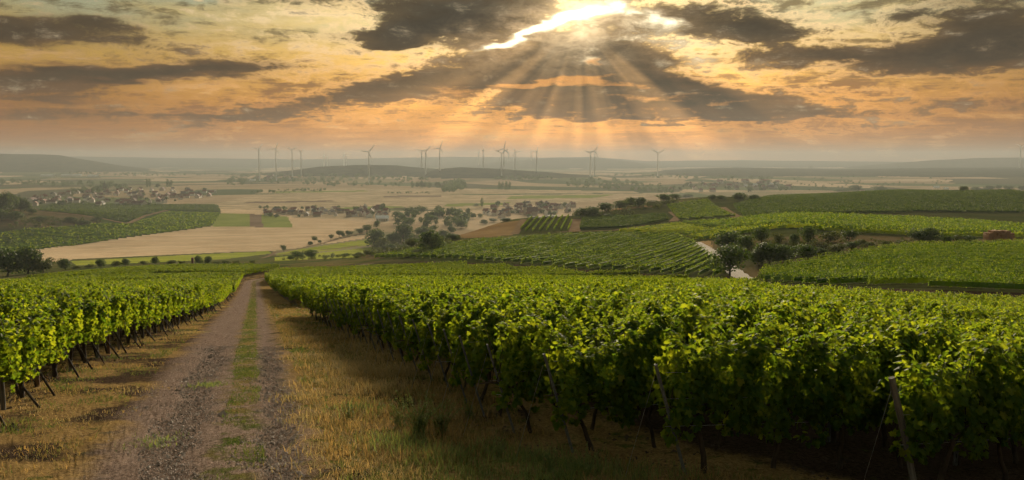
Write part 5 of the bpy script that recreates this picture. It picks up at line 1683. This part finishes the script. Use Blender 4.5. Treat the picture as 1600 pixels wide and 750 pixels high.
def weed_plant(px, py, h, stems, label, spread=0.5, matn='weed'):
    X, Y, Z = hit(px, py)
    root = obj('weed', None, loc=(X, Y, Z), label=label, cat='weed', group='weeds by the vines')
    mb = MB(); Ps, Ns, Ts, Ss = [], [], [], []
    for _ in range(stems):
        a = rg.uniform(0, 6.28); l = rg.uniform(0.2, spread) * h
        hh = h * rg.uniform(0.5, 1.0)
        p = np.array([[0, 0, -0.02], [math.cos(a) * l * .3, math.sin(a) * l * .3, hh * .5], [math.cos(a) * l, math.sin(a) * l, hh]]) + [rg.normal(0, .06) * h, rg.normal(0, .06) * h, 0]
        mb.tube(p, [0.005, 0.004, 0.002], 4)
        for k in range(16):
            f = rg.uniform(0.1, 1); q = p[0] + (p[2] - p[0]) * f + (p[1] - (p[0] + p[2]) / 2) * 2 * f * (1 - f) * 2
            b = rg.uniform(0, 6.28)
            Ps.append(q + np.array([math.cos(b), math.sin(b), 0]) * 0.02); Ns.append([math.cos(b) * .4, math.sin(b) * .4, .8]); Ts.append([math.cos(b), math.sin(b), 0.3]); Ss.append(rg.uniform(0.02, 0.055))
    obj('stem', mb.mesh('stem', M[matn]), root)
    V, F = place_faces(np.array(Ps), np.array(Ns), np.array(Ts), np.array(Ss), LEAF_LO * np.array([0.6, 1, 1]), LEAF_LO_F)
    obj('leaves', mesh_np('leaves', V, F, M[matn]), root, kind='stuff')
    return root


weed_plant(655, 682, 0.85, 46, 'large bushy grey green weed at the edge of the right vines', 0.75)
weed_plant(690, 676, 0.7, 26, 'weed growing against the large bushy weed', 0.7)
weed_plant(735, 655, 0.45, 14, 'upright weed behind the large bushy weed', 0.5)
weed_plant(625, 668, 0.6, 16, 'pale weed left of the large bushy weed', 0.6)
weed_plant(860, 738, 0.4, 10, 'small upright weed in front of the third end post', 0.4)
weed_plant(915, 742, 0.45, 10, 'thin weed beside the lower grass near the bottom edge', 0.4)
weed_plant(780, 716, 0.4, 10, 'small weed at the grass edge before the vines', 0.4)
weed_plant(545, 655, 0.4, 10, 'low weed in the dry grass of the right verge', 0.5)

# ------------------------------------------------------------------ haze
hm, g = mat('haze')
pv = g.n('ShaderNodeVolumePrincipled')
pv.inputs['Color'].default_value = (0.335, 0.36, 0.37, 1)
pv.inputs['Density'].default_value = 1.3e-4
pv.inputs['Anisotropy'].default_value = 0.3
om = g.n('ShaderNodeOutputMaterial')
g.nt.links.new(pv.outputs[0], om.inputs['Volume'])
mb = MB(); mb.box((0, 7000, (138 - 104) / 2), (44000, 15600, 138 + 104))
hz_o = obj('haze', mb.mesh('haze', hm), kind='stuff', label='thin warm haze filling the air over the valley')
